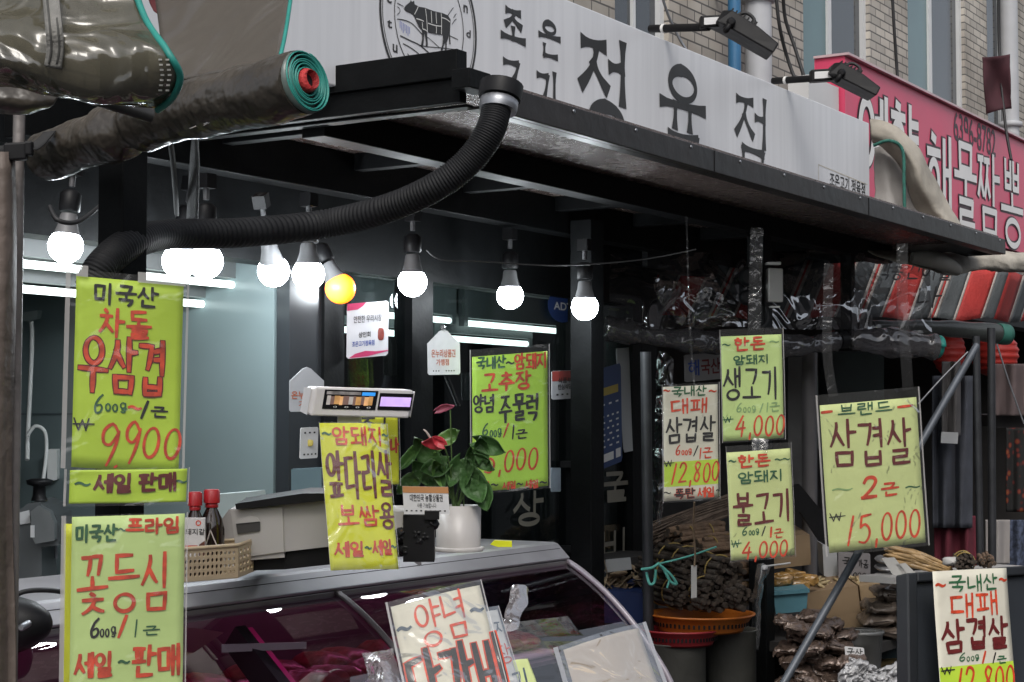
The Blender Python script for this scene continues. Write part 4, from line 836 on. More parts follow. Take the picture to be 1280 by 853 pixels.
# white scale with raised display
sc_ = thing('scale_display', 'white scale display head with two small lit screens on a neck', 'scale', P(455, 690, 3.35))
S = Surf.px((391, 484), (521, 488), (385, 520), 3.28, 3.36, 3.28)
mb = MB()
prof = [(0, -.002), (.03, -.012), (.97, -.012), (1, -.002), (1, .07), (0, .07)]
vs = []
for u, k0, k1, dz in ((0, .1, .93, .01), (.035, .0, 1, 0), (.96, .0, 1, 0), (1.0, .12, .92, .012)):
    for v, h in ((k0, -dz), (k1, -dz), (k1 - .03, -.055), (k0 + .05, -.055)): vs.append(S.pt(u, v, h))
mb.add(vs, [(i * 4 + j, i * 4 + (j + 1) % 4, i * 4 + 4 + (j + 1) % 4, i * 4 + 4 + j) for i in range(3) for j in range(4)] + [(0, 1, 2, 3), (15, 14, 13, 12)])
mb.build('housing', mat('warm white plastic', (.62, .60, .60), .38, 0, .05, 8), sc_, bevel=.003)
m_scr = mat('black screen', (.01, .01, .012), .12, 0, 0)
for (x0, y0, x1, y1), nm in (((404, 488, 471, 512), 'm'), ((473, 492, 515, 513), 'v')):
    u0, v0, u1, v1 = S.box((x0, y0, x1, y1)); mb = MB(); S.sheet(mb, u0, v0, u1, v1, .0012, 2); so_ = mb.build('screen', m_scr, sc_)
    mb = MB()
    if nm == 'm':
        pm = [mat('dim warm picture %d' % q, c_, .4, 0, .5, 60, emit=c_, es=.7) for q, c_ in enumerate(((.30, .16, .06), (.10, .06, .05), (.22, .20, .19), (.40, .22, .10)))]
        mb.cur = 0; cuts = [.06, .13, .2, .3, .36, .47, .55, .6, .7, .76, .84, .92]
        for q in range(len(cuts) - 1): mb.cur = (2, 1, 0, 3, 1, 2, 1, 0, 1, 3, 0)[q]; S.sheet(mb, lerp(u0, u1, cuts[q]), lerp(v0, v1, .3 + .03 * (q % 2)), lerp(u0, u1, cuts[q + 1]), lerp(v0, v1, .78 - .02 * (q % 3)), .002, 1)
        mb.build('advert_picture', pm, so_); mb = MB(); printed(mb, S, '0   0   0   0', None, .002, 0, uvbox=(lerp(u0, u1, .2), lerp(v0, v1, .84), lerp(u0, u1, .9), lerp(v0, v1, .92))); mb.build('digits', m_lab, so_)
        mb = MB(); S.sheet(mb, lerp(u0, u1, .04), lerp(v0, v1, .08), lerp(u0, u1, .68), lerp(v0, v1, .24), .002, 2); mb.build('grey_bar', mat('grey screen bar', (.3, .28, .28), .4, 0, .5, 60), so_)
        mb = MB(); S.sheet(mb, lerp(u0, u1, .70), lerp(v0, v1, .08), lerp(u0, u1, .95), lerp(v0, v1, .26), .002, 2); mb.build('blue_bar', mat('blue screen bar', (.03, .2, .5), .4, 0, 0, emit=(.03, .25, .7), es=.6), so_)
    else:
        S.sheet(mb, lerp(u0, u1, .05), lerp(v0, v1, .22), lerp(u0, u1, .95), lerp(v0, v1, .78), .002, 2); mb.build('lilac_picture', mat('lilac screen', (.4, .3, .55), .4, 0, .3, 30, emit=(.42, .28, .62), es=.75), so_)
mb = MB(); mb.obox(P(437, 525, 3.36), RT * .022, UP * .012, FW * .02); mb.tube([P(437, 530, 3.38), P(440, 690, 3.42)], .015, 12); mb.build('neck', M_WHITEP, sc_, bevel=.002)
# grey machine (scale body) with recessed grip
mach = thing('counter_machine', 'grey white counter machine with recessed grip and black tray on the case top', 'machine', P(360, 705, 3.4))
def ptsd(l, d): return [P(x, y, d) for x, y in l]
B0 = ptsd([(286, 637), (408, 626), (470, 640), (506, 640), (512, 673), (415, 683), (355, 690), (356, 697), (293, 702), (273, 655)], 3.32)
m_mach = mat('grey beige plastic', (.40, .385, .375), .45, 0, .08, 6)
mb = MB(); mb.prism(B0, FW * .13); mb.build('body_shell', m_mach, mach, bevel=.004)
mb = MB(); mb.prism(ptsd([(288, 638), (353, 634), (355, 690), (296, 698)], 3.316), FW * .006); mb.build('side_cover', mat('pale grey beige plastic', (.44, .425, .41), .45, 0, .06, 6), mach, bevel=.002)
mb = MB(); mb.prism(ptsd([(295, 655), (300, 650), (312, 646), (320, 648), (325, 653), (325, 664), (297, 668)], 3.313), FW * .006); mb.build('grip_recess_shade', mat('painted recess shade', (.05, .048, .047), .5, 0, .1, 9), mach)  # raised dark plate paints the shade of the recessed grip
mb = MB(); mb.prism(ptsd([(294, 655), (300, 649), (312, 645), (321, 647), (325, 652)], 3.3105), FW * .002); mb.build('grip_lip', mat('pale grey beige plastic', (.36, .345, .335)), mach)
mb = MB(); mb.prism(ptsd([(294, 630), (378, 617), (408, 617), (408, 626), (295, 637)], 3.30), FW * .13); mb.build('weighing_plate', M_BLACKP, mach, bevel=.002)
mb = MB(); mb.prism(ptsd([(357, 690), (512, 674), (512, 695), (356, 712)], 3.33), FW * .2); mb.prism(ptsd([(296, 700), (356, 697), (356, 712), (300, 714)], 3.335), FW * .2); mb.build('lower_chassis', M_BLACKP, mach)
mb = MB(); mb.lathe(P(504, 664, 3.316), -FW, [(.005, 0), (.005, .003)], 14); mb.build('round_knob', mat('brown knob', (.08, .05, .03), .4, 0, 0), mach)
tag(MB().prism([P(259, 619, 3.62), P(310, 615, 3.72), P(315, 660, 3.72), P(262, 660, 3.62)], FW * .05 + RT * .03).build('cardboard_box', mat('pale blue grey board', (.42, .5, .5), .5, 0, .05, 8)), 'pale blue grey board box behind the grey machine', 'box')
# cream perforated basket with bottles
bsk = thing('plastic_basket', 'cream perforated plastic basket at the left end of the case top', 'basket', P(262, 726, 3.2))
F = Surf.px((222, 687), (297, 682), (222, 728), 3.16, 3.24, 3.17); m_crm = mat('cream plastic', (.58, .46, .31), .45, 0, .08, 10)
nx, ny = 13, 4; mb = MB(); th = .003
def holed(mb, sf, nx, ny, mx=.03, my=.1, h=0):
    cw_, chh = (1 - 2 * mx) / nx, (1 - 2 * my) / ny
    for j in range(ny):
        for i in range(nx):
            u0, v0 = mx + i * cw_, my + j * chh; q = []; o = []
            for k in range(12):
                a = 2 * math.pi * (k + .5) / 12; q.append(sf.pt(u0 + cw_ * (.5 + .31 * math.cos(a)), v0 + chh * (.5 + .33 * math.sin(a)), h))
                c_, s__ = math.cos(a), math.sin(a); m_ = max(abs(c_), abs(s__)); o.append(sf.pt(u0 + cw_ * (.5 + .5 * c_ / m_), v0 + chh * (.5 + .5 * s__ / m_), h))
            mb.add(q + o, [(k, (k + 1) % 12, 12 + (k + 1) % 12, 12 + k) for k in range(12)])
    for a in ((0, 0, 1, my), (0, 1 - my, 1, 1), (0, my, mx, 1 - my), (1 - mx, my, 1, 1 - my)): mb.add([sf.pt(a[0], a[1], h), sf.pt(a[2], a[1], h), sf.pt(a[2], a[3], h), sf.pt(a[0], a[3], h)], [(0, 1, 2, 3)])
holed(mb, F, nx, ny)
F2 = Surf(F.O + FW * .11 + RT * .02, F.U, F.V); holed(mb, F2, nx, ny)
F3 = Surf(F.O + F.U, FW * .11 + RT * .02, F.V); holed(mb, F3, 5, 4)
mb.add([F.pt(0, 1), F.pt(1, 1), F2.pt(1, 1), F2.pt(0, 1)], [(0, 1, 2, 3)])
mb.build('perforated_wall', m_crm, bsk, solid=.003)
MB().tube([F.pt(0, 0), F.pt(1, 0), F2.pt(1, 0), F2.pt(0, 0)], .0038, 8).build('rim', m_crm, bsk)
def bottle(px, py0, d, r, label, capm, bodym, lab=False, tri=False):
    o = P(px, py0, d); t = thing('sauce_bottle', label, 'bottle', o)
    MB().lathe(o, UPW, [(r, 0), (r, .085), (r * .8, .105), (r * .42, .125), (r * .42, .135)], 20).build('bottle_body', bodym, t)
    MB().lathe(o, UPW, [(r * .62, .1352), (r * .62, .158), (r * .5, .161)], 18).build('cap', capm, t)
    MB().lathe(o, UPW, [(r * .45, .126), (r * .5, .1265), (r * .5, .134), (r * .45, .1345)], 18, False).build('cap_ring', capm, t)
    return t
m_cap = mat('red bottle cap', (.38, .015, .02), .35, 0, .1, 20); m_soy = mat('dark sauce glass', (.018, .010, .008), .1, 0, .2, 20, 0, 1, .5)
bottle(243, 722, 3.245, .022, 'dark sauce bottle with red cap, behind the white carton label in the basket', m_cap, m_soy)
b2 = bottle(264, 718, 3.27, .025, 'dark sauce bottle with red cap and a triangular mark, right one in the basket', m_cap, m_soy)
tri = Surf.px((252, 655), (278, 655), (252, 690), 3.235); mb = MB()
for a, b_ in (((263, 663), (254, 692)), ((263, 663), (275, 692))):
    q = [tri.uv(*p) for p in (a, b_)]; ribbon(mb, tri, [(u * tri.w, v * tri.h) for u, v in q], .0022, 0, None)
mb.build('triangle_mark', mat('pale foil', (.5, .45, .42), .4, .3, .1, 30), b2)
ct = thing('sauce_carton', 'white carton with red flower mark standing in the basket', 'carton', P(244, 715, 3.22))
cs_ = Surf.px((229, 648), (256, 648), (229, 700), 3.222); mb = MB(); mb.prism([cs_.pt(0, 0), cs_.pt(1, 0), cs_.pt(1, 1), cs_.pt(0, 1)], FW * .012); mb.build('carton_box', mat('white card', (.62, .6, .59), .5, 0, .05, 9), ct)
mb = MB(); printed(mb, cs_, '돼지갈', (232, 661, 256, 669), .0008, .012); mb.build('lettering', M_INK, ct)
mb = MB(); c0 = cs_.uv(248, 654)
for k in range(6):
    a = k * math.pi / 3; ribbon(mb, cs_, [(c0[0] * cs_.w + .0042 * math.cos(a + q) , c0[1] * cs_.h + .0042 * math.sin(a + q)) for q in (-.4, 0.0, .4)], .0018, .0008, None)
u0, v0, u1, v1 = cs_.box((232, 682, 247, 684)); cs_.sheet(mb, u0, v0, u1, v1, .0008, 1); mb.build('red_mark', M_RED, ct)
mb = MB(); mb.flat([cs_.pt(*cs_.uv(x, y), .0009) for x, y in ((249, 681), (256, 676), (256, 698), (249, 698))]); mb.build('brown_picture', mat('brown picture', (.1, .03, .02), .5, 0, .6, 60), ct)
# potted anthurium
pot = thing('potted_plant', 'red anthurium with broad leaves in a white pot on the case top', 'plant', P(573, 690, 3.55))
po = P(573, 689, 3.55); k = 3.55 / FPX; m_pot = mat('off white ceramic', (.46, .44, .425), .35, 0, .07, 7)
MB().lathe(po, UPW, [(28 * k, .003), (28.5 * k, 57 * k), (27 * k, 57 * k), (26 * k, 50 * k), (.002, 49 * k)], 30).build('pot', m_pot, pot)
MB().lathe(po, UPW, [(31 * k, 0), (33 * k, .008), (29 * k, .009)], 30).build('saucer', m_pot, pot)
m_leaf = mat('anthurium leaf', (.042, .10, .028), .5, 0, .55, 16, .3, 60, 0, .35); m_leafl = mat('light leaf', (.10, .20, .05), .32, 0, .3, 14)
m_stem = mat('green stem', (.08, .14, .04), .5, 0, .2, 20)
soil = po + UPW * 50 * k
def leaf(tip, base, wd, m_, d0=3.52, d1=3.5, curl=.012, stem=True, name='leaf'):
    a, b_ = P(base[0], base[1], d0), P(tip[0], tip[1], d1); ax = b_ - a; L = ax.length; u = ax.normalized(); s_ = u.cross(FW).normalized(); n_ = s_.cross(u)
    s_ = (s_ + n_ * rdm.uniform(-.5, .5)).normalized(); n_ = s_.cross(u); w2 = wd * 3.5 / FPX
    def fn(uu, vv):
        x = (uu - .5) * 2; pr = (math.sin(math.pi * min(1, vv * .92 + .08)) ** .75) * (1 - .35 * vv); back = -.16 * L * abs(x) * (1 - vv) ** 3
        return a + u * (L * vv + back) + s_ * x * w2 * pr + n_ * (curl * (abs(x) ** 1.5 * -1 + math.sin(vv * 3) * 1.2 + .12 * math.sin(vv * 22) * abs(x)))
    MB().grid(fn, 8, 12).build(name, m_, pot, solid=.0008)
    if stem: MB().tube(spline([soil + Vector((rdm.uniform(-.012, .012), rdm.uniform(-.012, .012), 0)), soil.lerp(a, .6) + UPW * .02, a], 12), .0016, 6).build('stem', m_stem, pot)
for tip, base, wd, m_ in (((492, 592), (522, 560), 9, m_leaf), ((518, 546), (545, 585), 17, m_leaf), ((496, 618), (520, 598), 15, m_leaf), ((574, 538), (552, 552), 12, m_leafl), ((525, 590), (558, 580), 16, m_leaf), ((531, 632), (552, 590), 15, m_leaf), ((632, 566), (596, 552), 14, m_leaf), ((618, 588), (592, 572), 11, m_leaf),
                          ((603, 630), (585, 590), 20, m_leaf), ((610, 640), (598, 602), 16, m_leaf), ((560, 610), (575, 575), 14, m_leaf), ((590, 556), (582, 600), 9, m_leaf), ((600, 545), (603, 575), 12, m_leaf), ((541, 574), (556, 605), 11, m_leafl), ((553, 548), (545, 560), 10, m_leafl), ((515, 575), (535, 600), 12, m_leaf)):
    leaf(tip, base, wd, m_)
m_fl = mat('red spathe', (.48, .035, .05), .4, 0, .3, 20, .2, 60); m_pk = mat('pink spathe', (.42, .10, .16), .3, 0, .25, 20)
leaf((527, 553), (553, 556), 10, m_fl, 3.47, 3.46, .006, True, 'flower'); leaf((540, 546), (555, 557), 8, m_fl, 3.465, 3.46, .005, False, 'flower')
leaf((568, 507), (546, 513), 6, m_pk, 3.5, 3.49, .006, False, 'flower')
MB().tube(pxspline([(563, 512, 3.5), (564, 560, 3.51), (566, 600, 3.53), (568, 640, 3.55)], 12), .0014, 6).build('stem', m_stem, pot)
MB().tube(pxspline([(538, 548, 3.465), (533, 540, 3.46), (529, 537, 3.46)], 6), [.002, .0022, .0022, .002, .0018, .0014, .0008], 8).build('spadix', mat('cream spadix', (.5, .42, .38), .5, 0, .1, 50), pot)
# voucher card on a black stand
cd = thing('voucher_card', 'white voucher card with an orange band on a black card stand', 'card', P(525, 695, 3.3))
cf = Surf.px((503, 608), (560, 609), (505, 643), 3.3, 3.36, 3.3); mb = MB(); mb.prism([cf.pt(0, 0), cf.pt(1, 0), cf.pt(1, 1), cf.pt(0, 1)], FW * .002); mb.build('card', m_lab, cd)
mb = MB(); cf.sheet(mb, .0, .0, 1, .23, .0006, 1); mb.build('orange_band', mat('orange print', (.52, .25, .10), .5, 0, .05, 9), cd)
mb = MB(); printed(mb, cf, '대한민국 농할상품권', (512, 618, 553, 627), .0008, .015); printed(mb, cf, '사용 가능합니다', (521, 629, 545, 635), .0008); mb.build('lettering', M_INK, cd)
mb = MB(); printed(mb, cf, '- - - - - - - - -', (507, 638, 557, 639.5), .0008); mb.build('small_print', M_INK, cd)
mb = MB(); mb.obox(P(524, 672, 3.33), RT * .03, UP * .045, FW * .02); mb.obox(P(540, 644, 3.31), RT * .014, UP * .008, FW * .008)
rd = random.Random(9)
for i in range(7): mb.pillow(P(rd.uniform(500, 545), rd.uniform(652, 692), 3.32), RT * .013, UP * .012, FW * .012, i, 12, 8, .8, .5)
mb.build('stand', M_BLACKP, cd)
# slim bracket at the joint of the top
tag(MB().prism(ptsd([(517, 686), (518, 699), (526, 702), (527, 706), (524, 708), (514, 700)], 3.52), FW * .004).build('metal_bracket', M_CASEM), 'little bent metal bracket in front of the white plant pot', 'bracket')
tag(MB().prism(ptsd([(613, 681), (618, 676), (640, 677), (640, 684), (622, 684)], 3.95), FW * .01).build('plastic_clip', PAPER['bright yellow paper']), 'small yellow clip on the case top right of the plant', 'clip')

# ------------------------------------------------------------------ notices on the glass
def card(name, label, cat, tl, tr, bl, d, m_, pend=False, rnd=True):
    sf = Surf.px(tl, tr, bl, *d); t = thing(name, label, cat, sf.pt(.5, 1)); mb = MB()
    if pend: q = [(.0, .3), (.38, 0.02), (.5, -.02), (.62, .02), (1, .3), (1, .96), (.96, 1), (.04, 1), (0, .96)]
    else: q = [(0, .04), (.05, 0), (.95, 0), (1, .04), (1, .96), (.95, 1), (.05, 1), (0, .96)]
    mb.prism([sf.pt(u, v) for u, v in q], -sf.N * .002); mb.build('card_face', m_, t); return t, sf
t, sf = card('price_tag_sign', 'white house shaped tag with orange print hung on the glass', 'tag', (534, 413), (574.5, 413), (535, 469), (4.62, 4.68, 4.62), m_lab, True)
mb = MB(); printed(mb, sf, '온누리상품권', (539, 437, 569, 447), .001, .02); printed(mb, sf, '가맹점', (545, 449, 561, 457), .001, .02); mb.build('lettering', mat('orange print', (.5, .2, .1)) if False else mat('vermilion print', (.5, .13, .06), .5, 0, .1, 30), t)
mb = MB(); printed(mb, sf, '- - -     - - - -', (541, 463, 568, 464.5), .001); mb.build('small_print', M_INK, t)
MB().lathe(sf.pt(.48, -.06), -FW, [(.006, -.003), (.008, .002), (.008, .006), (.003, .012)], 14).build('suction_cup', clear('suction cup plastic', (.8, .8, .8), .2, .1, 0, 1, .3), t)
t, sf = card('price_tag_sign', 'white house shaped tag half hidden behind the scale display', 'tag', (362, 460), (405, 460), (362, 515), (3.95, 4.0, 3.95), mat('pale notice paper', (.46, .46, .48), .5, 0, .05, 6), True)
mb = MB(); printed(mb, sf, '온누리', (364, 489, 388, 499), .001, .02); printed(mb, sf, '가맹점', (373, 501, 400, 509), .001, .02); mb.build('lettering', MATS['vermilion print'], t)
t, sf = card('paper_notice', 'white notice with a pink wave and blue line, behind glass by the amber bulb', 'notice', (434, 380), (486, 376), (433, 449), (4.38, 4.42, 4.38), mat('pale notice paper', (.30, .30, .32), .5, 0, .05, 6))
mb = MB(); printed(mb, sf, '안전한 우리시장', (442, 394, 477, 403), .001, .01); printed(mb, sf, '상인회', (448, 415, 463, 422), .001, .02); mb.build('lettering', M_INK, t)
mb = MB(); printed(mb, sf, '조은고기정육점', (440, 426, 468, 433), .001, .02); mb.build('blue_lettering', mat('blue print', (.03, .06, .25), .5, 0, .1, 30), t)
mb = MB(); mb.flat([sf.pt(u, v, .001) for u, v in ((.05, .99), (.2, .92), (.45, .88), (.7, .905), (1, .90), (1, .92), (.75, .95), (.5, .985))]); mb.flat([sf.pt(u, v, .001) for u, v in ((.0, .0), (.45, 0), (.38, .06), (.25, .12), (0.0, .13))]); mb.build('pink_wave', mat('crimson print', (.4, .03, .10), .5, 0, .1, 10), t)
mb = MB(); mb.pillow(sf.pt(.8, .6, .001), RT * .010, UP * .016, FW * .0015, 3); mb.build('red_blot', mat('dull red print', (.2, .03, .02), .5, 0, .3, 60), t)
t, sf = card('paper_notice', 'small white and yellow slip on the dark panel below the house shaped tag', 'notice', (376, 535), (398, 534), (375, 574), (3.98, 4.02, 3.98), m_lab)
mb = MB(); printed(mb, sf, '- - -', (380, 540, 394, 542), .001); printed(mb, sf, '- - - -', (379, 567, 395, 569), .001); mb.build('small_print', M_INK, t)
mb = MB(); mb.pillow(sf.pt(.45, .5, .001), RT * .011, UP * .008, FW * .001, 1); mb.build('yellow_picture', mat('mustard print', (.45, .36, .08), .5, 0, .3, 60), t)
tag(MB().prism(ptsd([(364, 587), (402, 585), (402, 613), (364, 614)], 3.95), FW * .03).build('tablet_screen', mat('grey blue screen', (.10, .15, .17), .2, 0, .1, 5), bevel=.003), 'dark grey blue tablet behind the grey machine', 'tablet')
st_ = thing('round_sticker', 'round dark blue security sticker on the glass beside the rightmost bulb', 'sticker', onY(702, 400, YF + .02)); sf = Surf((xY(685, YF + .018), YF + .018, onY(702, 362, YF).z), (xY(720, YF) - xY(685, YF), 0, 0), (0, 0, -.1))
mb = MB(); mb.flat([sf.pt(.5 + .5 * math.cos(a), .5 + .5 * math.sin(a)) for a in [2 * math.pi * i / 24 for i in range(24)]]); mb.build('disc', mat('navy sticker', (.02, .05, .19), .4, 0, .1, 9), st_, solid=.0006)
mb = MB(); printed(mb, sf, 'ADT', None, .001, .02, uvbox=(.2, .38, .86, .62)); mb.build('lettering', m_lab, st_)
t, sf = card('wall_sticker', 'red topped white sticker on the glass left of the black post', 'sticker', (690, 464), (719, 463), (690, 500), (5.0, 5.15, 5.0), mat('pale notice paper', (.46, .46, .48)))
mb = MB(); sf.sheet(mb, 0, .01, 1, .36, .0008, 1); mb.build('red_top', mat('brick red print', (.4, .06, .05), .5, 0, .1, 9), t); mb = MB(); printed(mb, sf, '식품부', (697, 472, 714, 479), .0015, .02); printed(mb, sf, '안심식당', (697, 480, 714, 487), .0015, .02); printed(mb, sf, '- - - -', (695, 492, 716, 494), .0015); mb.build('lettering', M_INK, t)
t, sf = card('wall_sticker', 'small white and blue sticker low on the glass beside the door handle', 'sticker', (689, 585), (701, 585), (689, 615), (5.0, 5.05, 5.0), mat('pale blue paper', (.35, .42, .5), .5, 0, .2, 20))
t, sf = card('blue_poster', 'dark blue poster with a yellow heading beside the black post', 'poster', (748, 462), (776, 454), (750, 588), (5.45, 5.6, 5.45), mat('navy poster paper', (.018, .05, .16), .45, 0, .1, 6))
mb = MB(); sf.sheet(mb, -.0, .2, .85, .28, .001, 1); mb.build('yellow_heading', mat('mustard heading', (.42, .32, .06), .5, 0, .05, 9), t)
mb = MB()
for i, v in enumerate((.36, .48, .54, .6, .66, .72, .78)): printed(mb, sf, '- - - -' if i % 2 else '- - -', None, .001, 0, uvbox=(.12, v, .85, v + .018))
sf.sheet(mb, .1, .86, .6, .94, .001, 1); sf.sheet(mb, .7, .85, .92, .94, .001, 1); mb.build('white_print', m_lab, t)
t, sf = card('paper_notice', 'plain white sheet edge behind the blue poster', 'notice', (770, 436), (791, 434), (780, 566), (5.62, 5.72, 5.62), mat('grey white paper', (.36, .37, .38), .5, 0, .05, 6))

# ------------------------------------------------------------------ price cards leaning on the case glass
J = price_sheet('tilted cream card with red and black lettering leaning on the case glass', (488.4, 758.7), (599.4, 732), (522, 915), (3.12, 3.2, 2.98), 'cream white paper',
  [('~', (497, 780, 513, 792), 'b', 4.5), ('양념', (518, 746, 585, 806), 'r', 3.4), ('~', (588, 758, 604, 768), 'b', 4.5), ('닭갈비', (512, 800, 640, 912), 'k', 7.5, 'r')], (6, 6, 3, 3), group='cards leaning on the case')
price_sheet('white card behind the tilted cream card, with half visible lettering', (588, 772), (622, 762), (628, 915), (3.26, 3.3, 3.12), 'plain white paper', [('지', (617, 775, 633, 793), 'b', 2.4), ('장', (620, 806, 640, 832), 'r', 2.0), ('기', (640, 838, 662, 862), 'b', 3.0)], (3, 4, 2, 2), group='cards leaning on the case')
price_sheet('plain yellow card at the back of the leaning cards', (630, 830), (660, 823), (660, 915), (3.3, 3.34, 3.2), 'faded lime paper', [], None, group='cards leaning on the case')
price_sheet('blank cream card in a crumpled clear bag at the right end of the case', (704, 813), (798, 786), (735, 915), (3.55, 3.72, 3.4), 'tan cream paper', [], (12, 5, 10, 5), bow=.01, group='cards leaning on the case')
def film(name, label, rows, cat, m_=M_FILM):
    mb = MB(); patch(mb, rows, 8); mb.jitter(.006, 22, len(rows)); return tag(mb.build(name, m_), label, cat)
film('clear_bag', 'empty crumpled clear sleeve left of the tilted cream card', [[(452, 819, 3.1), (470, 815, 3.09), (490, 809, 3.1)], [(458, 842, 3.07), (478, 836, 3.05), (496, 832, 3.07)], [(475, 905, 3.0), (492, 905, 2.98), (512, 905, 3.0)]], 'plastic bag', clear('milky film', (.9, .88, .9), .08, .2, .7, 20, .38, (.5, .47, .5)))
film('clear_tag_holder', 'clear tilted tag holder stuck on the case glass behind the cards', [[(640, 733, 3.56), (652, 732, 3.56), (661, 737, 3.58)], [(633, 762, 3.5), (645, 762, 3.5), (656, 760, 3.52)], [(626, 789, 3.45), (637, 790, 3.45), (646, 788, 3.46)]], 'tag holder', clear('milky film', (.9, .9, .9)))

# ------------------------------------------------------------------ left room: slicer, counter, conduit, black lamp shade
sl_ = thing('meat_slicer', 'grey steel meat slicer with a black knob in the room at left', 'meat slicer', P(55, 735, 4.3))
m_sl = mat('dark cast steel', (.13, .14, .145), .4, .5, .2, 8)
MB().prism(ptsd([(17, 735), (16, 660), (22, 640), (34, 630), (48, 628), (60, 634), (70, 645), (74, 660), (74, 682), (52, 684), (52, 735)], 4.2), FW * .14).build('body', m_sl, sl_, bevel=.006)
MB().prism(ptsd([(38, 640), (48, 632), (62, 640), (68, 654), (68, 676), (44, 680), (40, 672)], 4.17), FW * .028).build('blade_guard', mat('pale cast steel', (.24, .255, .26), .35, .6, .15, 8), sl_, bevel=.004)
MB().lathe(P(49, 626, 4.24), UPW, [(.02, 0), (.016, .012), (.015, .035), (.03, .04), (.032, .05), (.02, .054)], 16).build('knob', M_BLACKP, sl_)
MB().prism(ptsd([(24, 641), (36, 638), (38, 654), (25, 656)], 4.19), FW * .004).prism(ptsd([(14, 668), (22, 668), (22, 692), (14, 693)], 4.19), FW * .004).prism(ptsd([(38, 657), (43, 657), (43, 672), (38, 672)], 4.165), FW * .002).build('label_plate', m_lab, sl_)
MB().tube([P(70, 634, 4.3), P(70, 698, 4.3)], .005, 8).build('guide_rod', M_GALV, sl_)
MB().box(2.4, XP - .01, 2.98, 4.2, 1.05, 1.12).prism([Vector((2.4, 2.98, 0)), Vector((2.44, 2.98, 0)), Vector((2.44, 2.98, 1.05)), Vector((2.4, 2.98, 1.05))], (0, 1.2, 0))
ctb = thing('work_counter', 'steel work counter in the pale room under the meat slicer', 'counter', (2.9, 3.5, 0))
MB().box(2.3, XP - .01, 2.98, 4.2, 1.10, 1.15).build('counter_top', M_GALV, ctb, bevel=.004); MB().box(2.34, XP - .03, 3.02, 4.16, 0, 1.10).build('cabinet', mat('grey green tile wall', (.22, .29, .29)), ctb)
cable([(38, 395, 4.6), (40, 420, 4.6), (38, 480, 4.6), (35, 540, 4.55), (34, 575, 4.5)], .006, 'white conduit down the pale wall at left', M_WHITEP)
cable([(34, 545, 4.5), (44, 533, 4.5), (56, 540, 4.5), (58, 565, 4.5), (54, 600, 4.45), (50, 625, 4.4)], .005, 'cable loop from the white conduit to the slicer', M_WHITEP)
tag(MB().prism(ptsd([(59, 562), (71, 562), (71, 600), (59, 602)], 4.6), FW * .03).build('wall_socket', M_WHITEP, bevel=.003), 'white wall socket box right of the cable loop', 'socket')
tag(MB().prism(ptsd([(18, 392), (48, 388), (46, 398), (34, 402), (20, 400)], 4.55), FW * .04).build('wall_bracket', mat('grey bracket', (.16, .19, .19), .5, .2, .1, 10), bevel=.003), 'grey bracket high on the pale wall where the conduit starts', 'bracket')
bl_ = thing('lamp_shade', 'black bullet shaped lamp shade at lower left beside the pale lime sheet', 'lamp', P(35, 790, 2.8))
MB().lathe(P(0, 782, 2.88), (P(78, 778, 2.85) - P(0, 782, 2.88)), [(.002, -.06), (.04, -.05), (.05, -.01), (.048, .03), (.038, .062), (.022, .085), (.012, .092), (.0, .093)], 28, False).build('shade', M_BLACKP, bl_)
MB().lathe(P(33, 781, 2.80), -FW, [(.006, -.01), (.006, .028), (.004, .031)], 12).build('screw', M_GALV, bl_)
cable([(5, 752, 2.9), (30, 740, 2.92), (60, 738, 2.95), (90, 742, 3.0)], .0045, 'black cable arching above the black lamp shade')

# ------------------------------------------------------------------ the dried goods shop next door
nb = thing('dried_goods_shop', 'dark open front of the dried goods shop right of the butcher', 'shop', (7.5, YF, 0))
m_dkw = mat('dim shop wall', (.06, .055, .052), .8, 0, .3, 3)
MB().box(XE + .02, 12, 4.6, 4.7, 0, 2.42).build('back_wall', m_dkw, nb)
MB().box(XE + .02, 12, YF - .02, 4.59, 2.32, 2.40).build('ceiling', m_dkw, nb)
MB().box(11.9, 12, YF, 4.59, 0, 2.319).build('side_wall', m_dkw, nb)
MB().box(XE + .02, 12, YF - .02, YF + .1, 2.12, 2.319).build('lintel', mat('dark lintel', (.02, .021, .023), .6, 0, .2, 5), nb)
mb = MB()
for x0, x1 in ((xY(800, YF) + .012, xY(822, YF)),): mb.box(x0, x1, YF, YF + .07, 0, 2.119)
mb.build('door_jamb', M_BLACK, nb)
sg = Surf((xY(752, YF), YF + .02, onY(752, 588, YF).z), (xY(792, YF) - xY(752, YF), 0, 0), (0, 0, -.4))
wl_ = thing('window_lettering', 'pale cut letters stuck on the dark glass under the blue poster', 'lettering', sg.pt(.5, 1))
for ch, bx in (('굴', (752, 591, 785, 626)), ('비', (752, 662, 786, 700)), ('상', (642, 616, 678, 656))):
    mb = MB(); write(mb, sg, ch, bx, 5.5, .001, lambda q: 1., 0); mb.build('letter', mat('dim cream vinyl', (.20, .185, .15), .5, 0, .1, 12), wl_)
